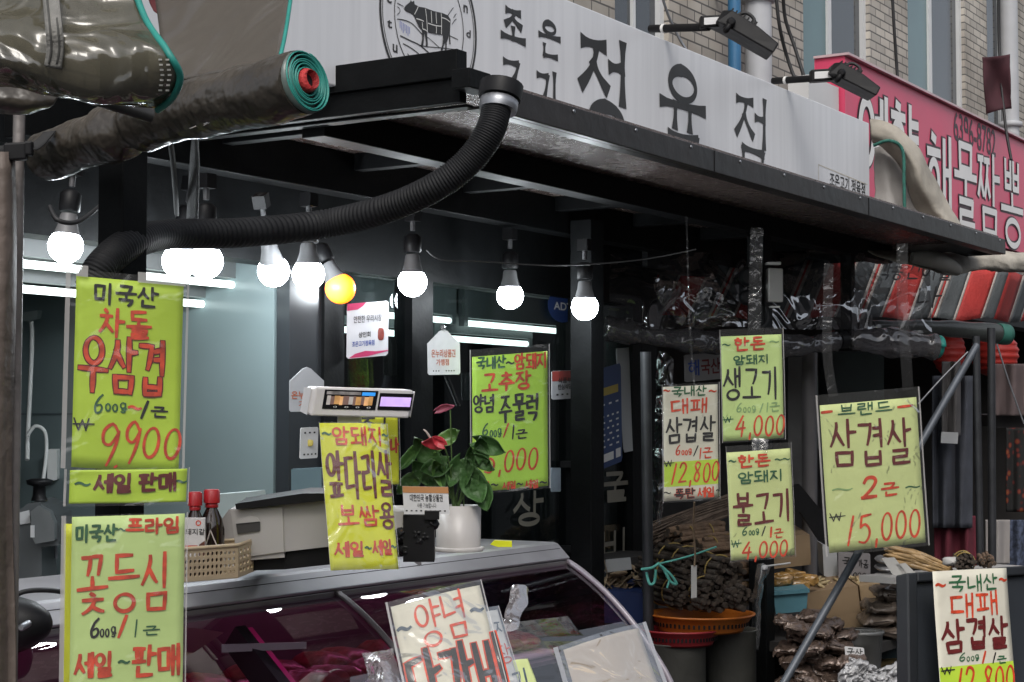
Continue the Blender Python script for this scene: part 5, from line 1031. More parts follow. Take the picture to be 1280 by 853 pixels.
# grey column and shutter rails, thin poles, struts
def vpole(px, d, r, y0, y1, m_, label, name='pole', lean=0, sq=False):
    a, b_ = P(px + lean, y0, d), P(px, y1, d); mb = MB()
    mb.tube([a, b_], r, 4 if sq else 12); return tag(mb.build(name, m_), label, 'pole')
m_pole = mat('dull grey pipe', (.045, .047, .052), .45, .4, .25, 12)
vpole(1012, 6.2, .03, 430, 900, mat('grey column paint', (.15, .14, .14), .6, 0, .2, 5), 'grey square column behind the 15,000 sheet', 'column', 0, True)
vpole(813, 4.95, .016, 440, 1010, m_pole, 'grey thin pole with a teal string tied round it', lean=-6)
vpole(1229, 6.0, .013, 420, 900, m_pole, 'dark thin pole left of the pair below the red lanterns', lean=-9)
vpole(1241, 6.05, .014, 410, 900, m_pole, 'dark thin pole right of the pair below the red lanterns', lean=-2)
tag(MB().tube([P(1221, 432, 5.3), P(975, 862, 4.7)], .0115, 12).build('diagonal_strut', mat('blue grey pipe', (.08, .09, .105), .4, .3, .2, 12)), 'blue grey pipe slanting down behind the 15,000 sheet', 'strut')
cable([(1222, 540, 5.6), (1180, 480, 5.6), (1245, 440, 5.6)][1:] + [(1180, 478, 5.6)], .003, 'thin wire between the lanterns and the sheet', M_GALV, 10) if False else None
cable([(1246, 430, 5.9), (1262, 480, 5.9), (1280, 530, 5.9)], .003, 'thin slanting cord at right below the lanterns', M_GALV, 10)
cable([(1210, 440, 5.5), (1180, 470, 5.5), (1148, 505, 5.5)], .003, 'thin pale cord from lantern down to the 15,000 sheet', M_GALV, 10)
# striped awning
aw = thing('striped_awning', 'red grey and white striped shop awning with a scalloped edge', 'awning', P(1200, 410, 6.2))
def stripe_patch(name, fn, u0, u1, nu=10, nv=8):
    pass
cols = {'r': mat('red awning cloth', (.42, .035, .03), .75, 0, .15, 9, .2, 90), 'g': mat('grey awning cloth', (.07, .08, .085), .75, 0, .2, 9, .2, 90), 'w': mat('dirty white awning cloth', (.42, .38, .35), .75, 0, .15, 9, .2, 90)}
def awn(u, v):                                   # u along the edge (px 640..1262), v down the valance
    xt = lerp(775, 1262, u); x = xt - lerp(40, 20, u) * v; d = lerp(6.0, 6.9, u) - .14 * v
    yt = lerp(314, 337, u); sc = 5 * abs(math.sin(u * 24)) * v ** 2; return P(x, yt + v * lerp(84, 66, u) - sc, d + .012 * math.sin(u * 60) * v)
us = 0; k_ = 0; seq = [('r', .062), ('w', .006), ('g', .045), ('w', .008), ('r', .006), ('w', .008), ('g', .04), ('w', .006)]
mbs_ = {k: MB() for k in cols}
while us < 1:
    c, w_ = seq[k_ % len(seq)]; k_ += 1; e = min(1, us + w_)
    mbs_[c].grid(lambda a, b_, us=us, e=e: awn(lerp(us, e, a), b_), max(1, int((e - us) / .008)), 8); us = e
vo = mbs_['r'].build('red_stripes', cols['r'], aw, solid=.002); mbs_['g'].build('grey_stripes', cols['g'], aw, solid=.002); mbs_['w'].build('white_stripes', cols['w'], aw, solid=.002)
mb = MB(); ae = [awn(1, v) for v in (0, .5, 1)]
side = {k: MB() for k in cols}; o_ = FW * .0; dv_ = (P(1300, 345, 7.8) - P(1262, 337, 6.9))
for i, (c, a, b_) in enumerate((('r', 0, .4), ('w', .4, .46), ('g', .46, .75), ('w', .75, .8), ('r', .8, 1))):
    side[c].grid(lambda u, v, a=a, b_=b_: awn(1, v) + dv_ * lerp(a, b_, u) * 1.0 + UPW * (-.015 * math.sin(3 * lerp(a, b_, u))), 4, 6)
for c in cols: side[c].build('side_stripe', cols[c], aw, solid=.002)
mb = MB(); mb.grid(lambda u, v: awn(u, 0) + (HF.cross(UPW) * -1) * 0 + Vector((0, .85, .20)) * v, 24, 4); mb.build('awning_roof', cols['g'], aw, solid=.003)
lt = MB(); asf = Surf.px((1082, 326), (1190, 330), (1066, 396), 6.42, 6.66, 6.3)
write(lt, asf, '오징어', (1086, 318, 1188, 350), 2.4, .012); write(lt, asf, '다시마', (1078, 352, 1180, 384), 2.4, .012); 
lt = MB(); write(lt, asf, '건어물', (1128, 328, 1186, 352), 2.6, .02); write(lt, asf, '각종', (1096, 330, 1124, 352), 2.4, .02); write(lt, asf, '나', (1142, 360, 1172, 386), 2.6, .02)
lt.build('lettering', M_INK, aw)
# cream tarp over the awning and between the two signboards
m_tarp = mat('dirty cream tarpaulin', (.36, .33, .28), .75, 0, .35, 5, .5, 14); m_tarpi = mat('grey tarpaulin inside', (.30, .285, .27), .7, 0, .2, 6, .3, 15)
tp_ = thing('cream_tarpaulin', 'dirty cream tarpaulin bundled between the white and pink signboards', 'tarpaulin', P(1140, 270, 6.2))
mb = MB(); patch(mb, [[(1088, 150, 6.1), (1114, 157, 6.0), (1146, 180, 6.05), (1166, 218, 6.1), (1184, 255, 6.15), (1204, 285, 6.2)], [(1088, 158, 6.04), (1112, 168, 5.98), (1140, 196, 5.99), (1156, 230, 6.0), (1172, 262, 6.05), (1196, 288, 6.1)],
                      [(1088, 172, 6.03), (1108, 180, 6.0), (1130, 200, 6.01), (1144, 232, 6.02), (1158, 264, 6.06), (1185, 289, 6.1)], [(1090, 180, 6.1), (1104, 188, 6.08), (1122, 208, 6.08), (1136, 238, 6.08), (1150, 270, 6.1), (1180, 290, 6.12)]], 8); mb.jitter(.010, 7, 3); mb.build('draped_sheet', m_tarp, tp_, solid=.003)
mb = MB(); patch(mb, [[(1090, 184, 6.12), (1108, 182, 6.1), (1126, 188, 6.1), (1142, 215, 6.12)], [(1090, 220, 6.1), (1108, 222, 6.06), (1128, 222, 6.1), (1150, 240, 6.1)], [(1088, 292, 6.05), (1108, 293, 6.0), (1130, 292, 6.06), (1170, 292, 6.06)]], 8); mb.jitter(.02, 7, 4); mb.build('inner_fold', m_tarpi, tp_, solid=.006)
MB().tube(pxspline([(1092, 182, 6.0), (1112, 176, 5.97), (1128, 188, 5.98), (1130, 230, 5.98), (1131, 285, 5.98)], 26), .006, 7).build('green_rope', mat('green rope', (.03, .14, .11), .8, 0, .3, 60), tp_)
lo = thing('awning_cover', 'cream cover edge sagging along the top of the striped awning', 'awning cover', P(1200, 335, 6.3))
mb = MB(); patch(mb, [[(1085, 314, 5.95), (1150, 318, 6.1), (1220, 312, 6.4), (1330, 318, 7.0)], [(1120, 328, 5.9), (1172, 324, 6.05), (1230, 318, 6.3), (1330, 334, 6.9)], [(1165, 340, 5.95), (1195, 343, 6.08), (1250, 334, 6.4), (1330, 350, 6.95)], [(1170, 330, 6.1), (1198, 334, 6.2), (1255, 338, 6.55), (1330, 352, 7.1)]], 7); mb.jitter(.018, 6, 5); mb.build('cover_sheet', m_tarp, lo, solid=.005)
MB().tube(pxspline([(1140, 322, 5.88), (1172, 326, 5.9), (1197, 338, 5.98)], 14), [.018 + .012 * math.sin(math.pi * i / 14) for i in range(15)], 12).build('rolled_end', mat('grey cream tarpaulin', (.26, .25, .23), .7, 0, .2, 8), lo)
# clear plastic drapes and rolls under the canopy's right end
def draped(rows, label, m_, name='plastic_drape', n=8): mb = MB(); patch(mb, rows, n); return tag(mb.build(name, m_), label, 'plastic drape')
M_DRAPE = clear('wrinkled clear drape', (.84, .84, .85), .05, .045, .9, 6, .08, (.07, .07, .075), .08)
draped([[(762, 318, 5.55), (830, 316, 5.6), (900, 316, 5.68), (1000, 317, 5.9), (1100, 317, 6.05), (1163, 318, 6.1)], [(762, 360, 5.5), (830, 362, 5.55), (900, 358, 5.64), (1000, 364, 5.82), (1100, 362, 6.0), (1163, 360, 6.05)], [(760, 405, 5.48), (830, 412, 5.53), (900, 408, 5.6), (1000, 412, 5.8), (1100, 412, 5.98), (1165, 418, 6.03)]],
       'clear wrinkled drape hanging under the canopy right of the black post', M_DRAPE)
m_rollc = clear('rolled grey clear vinyl', (.55, .54, .56), .10, .12, .8, 9, .55, (.11, .105, .11), .05)
ro = thing('clear_plastic_roll', 'long sagging roll of clear vinyl with a green bound end under the striped awning', 'plastic roll', P(950, 430, 5.2))
rp = pxspline([(755, 410, 5.5), (830, 422, 5.56), (920, 430, 5.66), (1000, 432, 5.8), (1060, 425, 5.92), (1110, 428, 6.0), (1168, 434, 6.05)], 70)
MB().tube(rp, [.036 + .006 * math.sin(i * .45) + .003 * math.sin(i * 1.3) + (.012 if i > 50 else 0) - (.02 if 43 < i < 48 else 0) for i in range(71)], 20).build('roll_body', m_rollc, ro)
e_ = (rp[-1] - rp[-3]).normalized(); mb = MB(); roll_spiral(mb, rp[-1], e_, .012, .046, 3.5, .02, .002); mb.build('bound_edge', m_edge, ro, solid=.002)
MB().tube(rp[44:47], .03, 12).build('tie_strap', M_BLACKP, ro)
ro2 = thing('clear_plastic_roll', 'grey green vinyl roll below the scalloped edge of the striped awning', 'plastic roll', P(1190, 415, 6.0))
rp2 = pxspline([(1090, 408, 6.2), (1150, 409, 6.3), (1200, 412, 6.4), (1254, 418, 6.5)], 40)
MB().tube(rp2, [.02 + .018 * i / 40 + .002 * math.sin(i * .6) for i in range(41)], 18).build('roll_body', mat('grey vinyl roll', (.045, .05, .047), .35, 0, .25, 8, .4, 12, .3), ro2)
e_ = (rp2[-1] - rp2[-3]).normalized(); mb = MB(); mb.lathe(rp2[-1], e_, [(.039, -.03), (.041, .0), (.039, .022), (.025, .024)], 22); mb.build('bound_edge', mat('dark green binding', (.03, .13, .10), .5, 0, .15, 30), ro2)
# highlights of crumpled film strips tied near the lime sheets
film('clear_film_scrap', 'crumpled clear film strip glinting above the 12,800 sheet', [[(815, 348, 4.7), (850, 352, 4.72), (890, 340, 4.74)], [(822, 372, 4.66), (856, 380, 4.68), (905, 372, 4.7)], [(838, 398, 4.7), (866, 412, 4.72), (925, 404, 4.72)]], 'plastic film', clear('bright wrinkled film', (.95, .95, .95), .02, .06, .9, 11, 0, (.5, .5, .5), .08))
film('clear_film_scrap', 'crumpled clear film hanging left of the 12,800 sheet by the poster', [[(822, 440, 5.0), (832, 440, 4.98), (842, 450, 5.0)], [(818, 520, 5.0), (828, 540, 4.97), (836, 560, 5.0)], [(812, 640, 5.02), (820, 650, 5.0), (826, 660, 5.02)]], 'plastic film', MATS['bright wrinkled film'])
# junction box and conduit by the post
jb = thing('junction_box', 'grey white plastic junction box mounted on the canopy post', 'junction box', P(968, 384, 5.28))
MB().obox(P(968, 357, 5.30), RT * .024 + HF * .01, UP * .052, FW * .03).build('box_body', mat('aged white plastic', (.44, .43, .41), .45, 0, .08, 12), jb, bevel=.004)
MB().obox(P(966, 330, 5.28), RT * .02, UP * .004, FW * .032).obox(P(968, 384, 5.28), RT * .014, UP * .003, FW * .02).build('lid_edge', mat('aged white plastic', (.44, .43, .41)), jb)
MB().tube(pxspline([(958, 384, 5.28), (960, 400, 5.26), (952, 410, 5.25), (946, 405, 5.25)], 12), .004, 8).build('cord', m_cab, jb)
MB().lathe(P(936, 346, 5.26), -FW, [(.03, -.02), (.03, .02), (.022, .03)], 20).lathe(P(934, 372, 5.25), -FW, [(.024, -.02), (.024, .018), (.016, .024)], 20).build('black_fitting', M_BLACKP, jb)
# red lanterns
def lantern(px, py, d, rx, ry, label):
    o = P(px, py, d); k = d / FPX; t = thing('red_lantern', label, 'lantern', o - UPW * ry * k, 'red lanterns under the awning')
    pr = [(rx * k * math.sin(a) * (1 + .035 * math.cos(a * 22)) + .001, -ry * k * math.cos(a)) for a in [math.pi * i / 44 for i in range(45)]]
    MB().lathe(o, UPW, pr, 32, False).build('lantern_globe', mat('red lantern paper', (.50, .035, .025), .5, 0, .15, 9, 0, 1), t)
    MB().lathe(o, UPW, [(rx * k * .4, ry * k * .92), (rx * k * .4, ry * k * 1.08)], 20).lathe(o, UPW, [(rx * k * .35, -ry * k * 1.06), (rx * k * .35, -ry * k * .94)], 20).build('cap', M_BLACKP, t); return t
lantern(1186, 440, 6.95, 20, 30, 'red round lantern left, behind the green roll end')
lantern(1243, 442, 7.1, 29, 30, 'larger red round lantern at right, behind the dark poles')
# hanging textiles at right
def cloth(name, rows, m_, label, n=8): mb = MB(); patch(mb, rows, n); return tag(mb.build(name, m_, solid=.006), label, 'cloth')
def wavy(x0, y0, x1, y1, d, amp=.03, n=7): return [[(lerp(x0, x1, i / n) , y, d + amp * math.sin(i * 2.1 + y * .01)) for i in range(n + 1)] for y in (y0, (y0 + y1) / 2, y1)]
def floral():
    m = bpy.data.materials.new('floral fabric'); m.use_nodes = True; n = m.node_tree.nodes; l = m.node_tree.links; b = n['Principled BSDF']; b.inputs['Roughness'].default_value = .85
    tc = n.new('ShaderNodeTexCoord'); v = n.new('ShaderNodeTexVoronoi'); v.inputs['Scale'].default_value = 34; l.new(tc.outputs['Object'], v.inputs['Vector'])
    r = n.new('ShaderNodeValToRGB'); e = r.color_ramp.elements; e[0].position = .0; e[0].color = (.22, .10, .02, 1); e[1].position = .5; e[1].color = (.012, .012, .012, 1)
    x = r.color_ramp.elements.new(.28); x.color = (.20, .035, .018, 1); x = r.color_ramp.elements.new(.4); x.color = (.08, .012, .012, 1)
    l.new(v.outputs['Distance'], r.inputs[0]); l.new(r.outputs[0], b.inputs['Base Color']); return m
cloth('hanging_apron', wavy(1166, 470, 1215, 660, 6.5), mat('dark slate cloth', (.055, .06, .075), .85, 0, .25, 14), 'dark slate cloth hanging in folds right of the 15,000 sheet')
cloth('hanging_apron', wavy(1178, 452, 1200, 545, 6.4, .02, 4), mat('grey brown cloth', (.085, .08, .08), .85, 0, .2, 14), 'narrow grey cloth over the dark slate cloth')
cloth('hanging_cloth', wavy(1168, 645, 1225, 710, 6.55), mat('wine red cloth', (.14, .02, .035), .9, 0, .2, 9), 'wine red cloth low behind the dark slate cloth')
cloth('hanging_cloth', wavy(1235, 455, 1310, 520, 6.9), mat('dusty mauve cloth', (.12, .09, .09), .9, 0, .2, 9), 'dusty mauve cloth below the red lanterns at the right edge')
cloth('hanging_cloth', wavy(1258, 535, 1312, 640, 6.9, .015), floral(), 'black cloth with orange flower pattern at the right edge')
cloth('hanging_cloth', wavy(1232, 650, 1262, 705, 6.7, .02, 4), mat('off white cloth', (.30, .28, .27), .9, 0, .1, 9), 'pale cloth hanging left of the speckled blue cloth')
cloth('hanging_cloth', wavy(1258, 650, 1312, 708, 6.75, .02), mat('speckled blue cloth', (.06, .075, .12), .9, 0, .7, 60), 'speckled blue cloth at lower right edge')
tag(MB().prism(ptsd([(1177, 540), (1198, 541), (1197, 555), (1176, 554)], 6.33), FW * .006).build('paper_label', mat('grey white paper', (.36, .37, .38))), 'blank white label pinned on the narrow grey cloth', 'label')
cloth('hanging_cloth', wavy(1005, 470, 1022, 560, 6.6, .01, 3), mat('pale green cloth', (.12, .17, .14), .8, 0, .1, 9), 'pale green strip of cloth behind the left edge of the 15,000 sheet')
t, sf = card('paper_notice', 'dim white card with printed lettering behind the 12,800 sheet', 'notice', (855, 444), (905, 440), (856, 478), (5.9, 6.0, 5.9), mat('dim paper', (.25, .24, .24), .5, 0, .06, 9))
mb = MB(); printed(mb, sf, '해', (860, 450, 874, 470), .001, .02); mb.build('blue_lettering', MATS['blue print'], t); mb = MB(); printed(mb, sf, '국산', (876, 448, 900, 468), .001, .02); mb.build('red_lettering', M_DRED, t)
# tables carrying the goods
def table(x0, x1, y0, y1, z, label):
    t = thing('display_table', label, 'table', ((x0 + x1) / 2, (y0 + y1) / 2, 0)); m_ = mat('dark table board', (.028, .026, .025), .8, 0, .2, 6)
    MB().box(x0, x1, y0, y1, z - .03, z).build('table_top', m_, t)
    for x in (x0 + .03, x1 - .07):
        for y in (y0 + .03, y1 - .07): MB().box(x, x + .04, y, y + .04, 0, z - .03).build('leg', m_, t)
m_black_root = mat('dark dried stalks', (.045, .033, .025), .7, 0, .5, 30, .3, 80); m_rootend = mat('cut stalk ends', (.05, .036, .026), .8, 0, .6, 50)
m_bark = mat('brown dried bark', (.15, .095, .06), .8, 0, .45, 20, .4, 60); m_band = mat('yellow tie band', (.26, .18, .05), .6, 0, .1, 20); m_straw = mat('pale dried stalks', (.30, .22, .13), .7, 0, .4, 25, .3, 60)
def bundle(px, py, d, n, rpx, Lm, ax, label, m_, band=True, rs=(2.4, 4.2), name='stalk_bundle'):
    o = P(px, py, d); k = d / FPX; ax = Vector(ax).normalized(); a = ax.cross(UPW).normalized(); b_ = a.cross(ax); t = thing(name, label, 'bundle', o - UPW * rpx * k, 'bundles of dried stalks')
    s_, e_ = MB(), MB(); R = random.Random(int(px * 7 + py))
    for i in range(n):
        rr_ = rpx * k * math.sqrt((i + .5) / n); th = i * 2.39996; r = R.uniform(*rs) * k; q = o + a * rr_ * math.cos(th) + b_ * rr_ * math.sin(th) * .92; off = R.uniform(-.02, .02)
        s_.tube(spline([q - ax * (Lm / 2 + off), q + (a * R.uniform(-1, 1) + b_ * R.uniform(-1, 1)) * r * .5, q + ax * (Lm / 2 + off)], 4), r, 7); e_.lathe(q - ax * (Lm / 2 + off + .0015), ax, [(r * .75, 0), (r * .75, .001)], 7)
    s_.build('stalks', m_, t); e_.build('cut_ends', m_rootend, t)
    if band:
        for f in (-.22, .2):
            q = o + ax * Lm * f; MB().tube([q + (a * math.cos(g) + b_ * math.sin(g)) * rpx * k * 1.01 for g in [2 * math.pi * i / 20 for i in range(21)]], .0022, 6, False).build('tie_band', m_band, t)
LX = Vector((.62, .75, .02))
for i, (px, py, d, n, r, lb) in enumerate(((838, 738, 5.05, 34, 21, 'dark stalk bundle at the left of the heap in the orange basket'), (872, 740, 5.0, 36, 22, 'dark stalk bundle in the middle of the heap, yellow bands behind'), (850, 703, 5.08, 34, 22, 'dark stalk bundle resting on the left and middle bundles'),
                                         (890, 712, 5.02, 30, 20, 'upper right dark stalk bundle of the heap'), (827, 712, 5.12, 22, 16, 'dark stalk bundle by the teal string'), (905, 742, 4.98, 24, 16, 'dark stalk bundle at the right of the orange basket'))):
    bundle(px, py, d, n, r, .24, LX, lb, m_black_root)
for px, py, d, lb in ((908, 682, 5.2, 'brown bark bundle beside the lower 4,000 sheet'), (925, 712, 5.15, 'brown bark bundle lying behind the right black post'), (926, 742, 5.12, 'lowest brown bark bundle at right of the orange basket'), (878, 668, 5.3, 'brown bark bundle on top of the dark heap')):
    bundle(px - 6, py, d + .22, 14, 13, .2, Vector((.9, -.35, .05)), lb, m_bark, True, (3, 5.5), 'bark_bundle')
t = thing('stalk_sheaf', 'long sheaf of pale dried stalks lying above the dark bundles', 'sheaf', P(860, 660, 5.6)); mb = MB(); R = random.Random(5)
for i in range(110):
    y = R.uniform(-14, 16); mb.tube(pxspline([(818 + R.uniform(-8, 8), 668 + y, 5.55 + R.uniform(-.08, .08)), (860, 650 + y * .9, 5.6), (918 + R.uniform(-8, 8), 628 + y * .8, 5.7)], 5), R.uniform(.0016, .0036), 5)
mb.build('stalks', mat('grey brown stalks', (.14, .10, .075), .8, 0, .4, 25), t)
def basin(name, label, cat, px0, px1, py, d, hpx, m_, slots=False, flare=.82):
    k = d / FPX; rx = (px1 - px0) / 2 * k; o = P((px0 + px1) / 2, py, d); h = hpx * k
    t = thing(name, label, cat, o - UPW * h); mb = MB()
    mb.lathe(o - UPW * h, UPW, [(.002, .002), (rx * flare, .002), (rx * flare, 0), (rx * flare * 1.01, .006), (rx, h - .008), (rx * 1.06, h - .004), (rx * 1.06, h), (rx * .98, h), (rx * .93, h - .012), (rx * flare * .95, .012), (.002, .012)], 40, False); mb.build('bowl', m_, t)
    if slots:
        s_ = MB()
        for i in range(60):
            a = 2 * math.pi * i / 60; c_ = Vector((math.cos(a), math.sin(a), 0)); r = rx * lerp(flare, 1, .55) * 1.012; s_.obox(o - UPW * h * .45 + c_ * r, c_ * .001, UPW.cross(c_) * .0028, UPW * h * .2)
        s_.build('slot_pattern', M_BLACKP, t)
    return t
basin('orange_basket', 'orange plastic basket holding the dark stalk bundles', 'basket', 812, 940, 766, 5.0, 22, mat('orange plastic', (.42, .12, .015), .4, 0, .12, 9), True)
basin('red_basin', 'red plastic basin stacked under the orange basket', 'basin', 800, 900, 785, 4.95, 20, mat('red plastic', (.26, .02, .025), .4, 0, .12, 9), True)
m_bin = mat('grey green plastic bin', (.085, .085, .075), .5, 0, .25, 6, .2, 20)
basin('plastic_bin', 'dull grey bin under the red basin', 'bin', 806, 882, 802, 4.95, 500, m_bin, False, .9)
basin('plastic_bin', 'second dull grey bin right of the one under the red basin', 'bin', 880, 945, 786, 5.1, 480, m_bin, False, .9)
cr = thing('blue_crate', 'dark blue crate with crumpled brown dried goods on it', 'crate', P(775, 770, 5.2))
MB().prism(ptsd([(742, 738), (808, 742), (808, 782), (742, 778)], 5.15), FW * .3).build('crate_body', mat('dark blue plastic', (.012, .03, .11), .45, 0, .2, 7), cr, bevel=.006)
vpole(775, 5.35, .05, 784, 1250, m_bin, 'dull post standing under the blue crate', 'crate_stand')
gd = thing('dried_fish_heap', 'heap of crumpled brown dried fish on the blue crate', 'dried fish', P(775, 738, 5.2)); mb = MB(); R = random.Random(8)
for i in range(38): mb.pillow(P(R.uniform(752, 806), R.uniform(706, 738), 5.2 + R.uniform(0, .12)), (RT * R.uniform(-1, 1) + UP * R.uniform(-.6, .6)).normalized() * .03, (UP * R.uniform(-1, 1) + FW).normalized() * .016, FW * .008, i, 8, 5, .8, .5)
mb.build('fish_pieces', mat('tan dried fish', (.27, .2, .13), .7, 0, .45, 16), gd)
tag(MB().prism(ptsd([(757, 700), (788, 697), (790, 712), (757, 716)], 5.22), FW * .006).build('paper_tag', mat('grey white paper', (.36, .37, .38))), 'blank grey paper tag on the dried fish heap', 'tag')
st2 = thing('teal_string', 'teal string tied in a bow on the thin grey pole', 'string', P(815, 730, 4.9)); ms = mat('teal string fibre', (.10, .38, .32), .8, 0, .2, 60)
for pts in ([(802, 712, 4.92), (815, 710, 4.9), (824, 704, 4.9)], [(808, 716, 4.92), (812, 730, 4.9), (818, 728, 4.9), (820, 712, 4.9)], [(824, 706, 4.9), (838, 718, 4.9), (846, 730, 4.9), (838, 727, 4.9), (828, 708, 4.9)], [(824, 706, 4.9), (836, 722, 4.9), (834, 735, 4.9)], [(824, 705, 4.9), (860, 696, 4.92), (895, 684, 5.0)]):
    MB().tube(pxspline(pts, 16), .0042 if pts[0][0] != 824 or len(pts) != 3 else .003, 6).build('strand', ms, st2)
tag(MB().prism(ptsd([(864, 707), (871, 707), (871, 747), (864, 748)], 4.86), FW * .004).build('paper_tag', mat('grey white tag paper', (.45, .44, .42), .6, 0, .06, 12)), 'narrow white tag hanging on a cord before the dark bundles', 'tag')
cable([(868, 628, 4.8), (867, 660, 4.84), (869, 690, 4.86), (868, 708, 4.86)], .0028, 'brown cord from the 12,800 sheet down to the narrow white tag', mat('brown cord', (.2, .14, .09), .8, 0, .2, 40), 12, 'brown_cord', 'cord')
film('tied_plastic_bag', 'white plastic strip knotted on the right black post', [[(946, 706, 5.24), (954, 703, 5.22), (962, 708, 5.24)], [(942, 735, 5.24), (948, 732, 5.20), (953, 738, 5.24)], [(940, 770, 5.26), (946, 768, 5.22), (951, 772, 5.24)], [(938, 812, 5.28), (943, 812, 5.24), (948, 812, 5.26)]], 'plastic strip', clear('milky strip film', (.9, .9, .9), .05, .2, .6, 20, .35, (.42, .42, .43)))
tag(MB().lathe(P(956, 710, 5.22), (1, .2, .3), [(.002, -.014), (.008, -.008), (.010, 0), (.006, .008), (.002, .014)], 12).tube([P(958, 708, 5.22), P(988, 704, 5.22)], .003, 6).build('string_knot', mat('milky plastic', (.42, .42, .43), .4, 0, .15, 20, .5, 30)), 'white string knot on the right black post', 'knot')
# boxes, tubs and packets behind the strut
m_cb = mat('brown cardboard', (.24, .165, .095), .75, 0, .15, 7)
def carton(l, d, depth, label, z=None): t = thing('cardboard_box', label, 'box', P(l[3][0], l[3][1], d)); MB().prism(ptsd(l, d), FW * depth).build('box_body', m_cb, t, bevel=.003); return t
c1 = carton([(1008, 741), (1072, 732), (1076, 766), (1010, 772)], 5.5, .3, 'open cardboard box of pale dried goods above another box')
MB().prism(ptsd([(1074, 732), (1100, 730), (1102, 752), (1078, 764)], 5.52), FW * .25).build('side_flap', mat('pale cardboard', (.30, .21, .12), .75, 0, .12, 7), c1)
carton([(1024, 770), (1080, 766), (1084, 784), (1030, 790)], 5.5, .3, 'closed cardboard box under the open one')
carton([(962, 672), (1012, 668), (1014, 706), (962, 712)], 5.9, .3, 'dim cardboard box behind the lower 4,000 sheet')
g_ = thing('dried_anchovy_heap', 'pale yellow dried anchovies heaped in the open cardboard box', 'dried fish', P(1050, 738, 5.6)); mb = MB(); R = random.Random(12)
for i in range(70): mb.pillow(P(R.uniform(1012, 1098), R.uniform(722, 738), 5.55 + R.uniform(0, .22)), (RT * R.uniform(-1, 1) + FW * R.uniform(-1, 1) + UP * .2).normalized() * .018, UP * .006, FW * .006, i, 7, 4, .8, .4)
mb.build('fish_pieces', mat('pale yellow fish', (.36, .28, .15), .65, 0, .3, 20), g_)
bb_ = thing('blue_basin', 'pale blue plastic tub right of the black post', 'basin', P(990, 765, 5.4)); l_ = [(966, 742), (1010, 738), (1008, 764), (970, 768)]
MB().prism(ptsd(l_, 5.35), FW * .25).build('tub', mat('dull blue plastic', (.09, .22, .27), .45, 0, .1, 9), bb_, bevel=.006); MB().prism(ptsd([(963, 740), (1012, 736), (1012, 741), (963, 745)], 5.34), FW * .27).build('rim', mat('dull blue plastic', (.09, .22, .27)), bb_, bevel=.003)
g_ = thing('snack_bag_heap', 'glossy yellow brown snack bags piled in the pale blue tub', 'snack bags', P(985, 742, 5.45)); mb = MB()
for i in range(16): mb.pillow(P(R.uniform(968, 1010), R.uniform(718, 738), 5.42 + R.uniform(0, .15)), RT * .035 + UP * R.uniform(-.01, .01), UP * .018, FW * .014, i, 20, 10, .5, .3, .3)
mb.build('bags', mat('glossy amber film', (.28, .16, .05), .2, 0, .6, 14, .4, 40, .5), g_)
m_foil = mat('bronze foil', (.17, .12, .095), .28, .35, .5, 16, .5, 30, .4); m_pk2 = mat('dusty brown film', (.16, .125, .10), .35, .1, .35, 14, .4, 30, .3)
R = random.Random(21); 
pos = [(985, 778), (1012, 772), (1038, 782), (1000, 796), (1030, 802), (1056, 796), (985, 812), (1012, 822), (1046, 818), (1000, 838), (1030, 842), (1058, 838), (985, 856), (1018, 862), (1046, 860), (998, 786), (1024, 790), (1050, 808), (1016, 812), (992, 826), (1036, 830), (1064, 828), (1012, 850), (1044, 850)]
for i, (px, py) in enumerate(pos):
    a = R.uniform(-.3, .2); o = P(px, py, 5.02 + .03 * (i % 3) - .012 * (i // 3)); t = thing('foil_packet', 'bronze foil packet in the tall slumped pile behind the slanting pipe', 'packet', o - UPW * .02, 'pile of bronze foil packets')
    MB().pillow(o, (RT * math.cos(a) + UP * math.sin(a)) * .040, (FW * .9 + RT * .3) * .05, UP * .0165, i * 3 + 1, 34, 16, .42, .3, .4).build('packet_film', m_foil, t)
for i, (px, py) in enumerate([(1100, 758), (1128, 756), (1096, 774), (1126, 772), (1104, 788), (1132, 786), (1112, 742), (1134, 738)]):
    o = P(px, py, 5.4 + .02 * (i % 2)); t = thing('snack_packet', 'flat brown packet in the stack left of the black board', 'packet', o - UPW * .015, 'stack of flat brown packets')
    MB().pillow(o, RT * .055 + UP * R.uniform(-.008, .008), FW * .08, UP * .02, i * 5 + 2, 30, 14, .4, .25, .3).build('packet_film', m_pk2, t)
bkt = thing('clear_bucket', 'translucent grey plastic bucket behind the foil packets', 'bucket', P(1076, 850, 5.15)); ob_ = P(1076, 792, 5.15); k = 5.15 / FPX
MB().lathe(ob_, UPW, [(22 * k, -75 * k), (27 * k, 0), (29 * k, 0), (29 * k, 4 * k), (26 * k, 4 * k)], 32, False).build('bucket_wall', clear('milky bucket plastic', (.6, .6, .58), .1, .25, 0, 1, .6, (.24, .24, .23)), bkt)
wbg = thing('white_plastic_bag', 'crumpled white plastic bag at the foot of the bucket', 'plastic bag', P(1095, 870, 4.85)); mb = MB()
for i in range(9): mb.pillow(P(R.uniform(1066, 1128), R.uniform(838, 868), 4.85 + R.uniform(-.02, .04)), RT * .04 + UP * R.uniform(-.02, .02), UP * .03, FW * .03, i, 36, 20, .7, .6, .5)
mb.build('crumpled_film', mat('white grey film', (.45, .45, .46), .3, 0, .25, 18, .8, 25, .3), wbg)
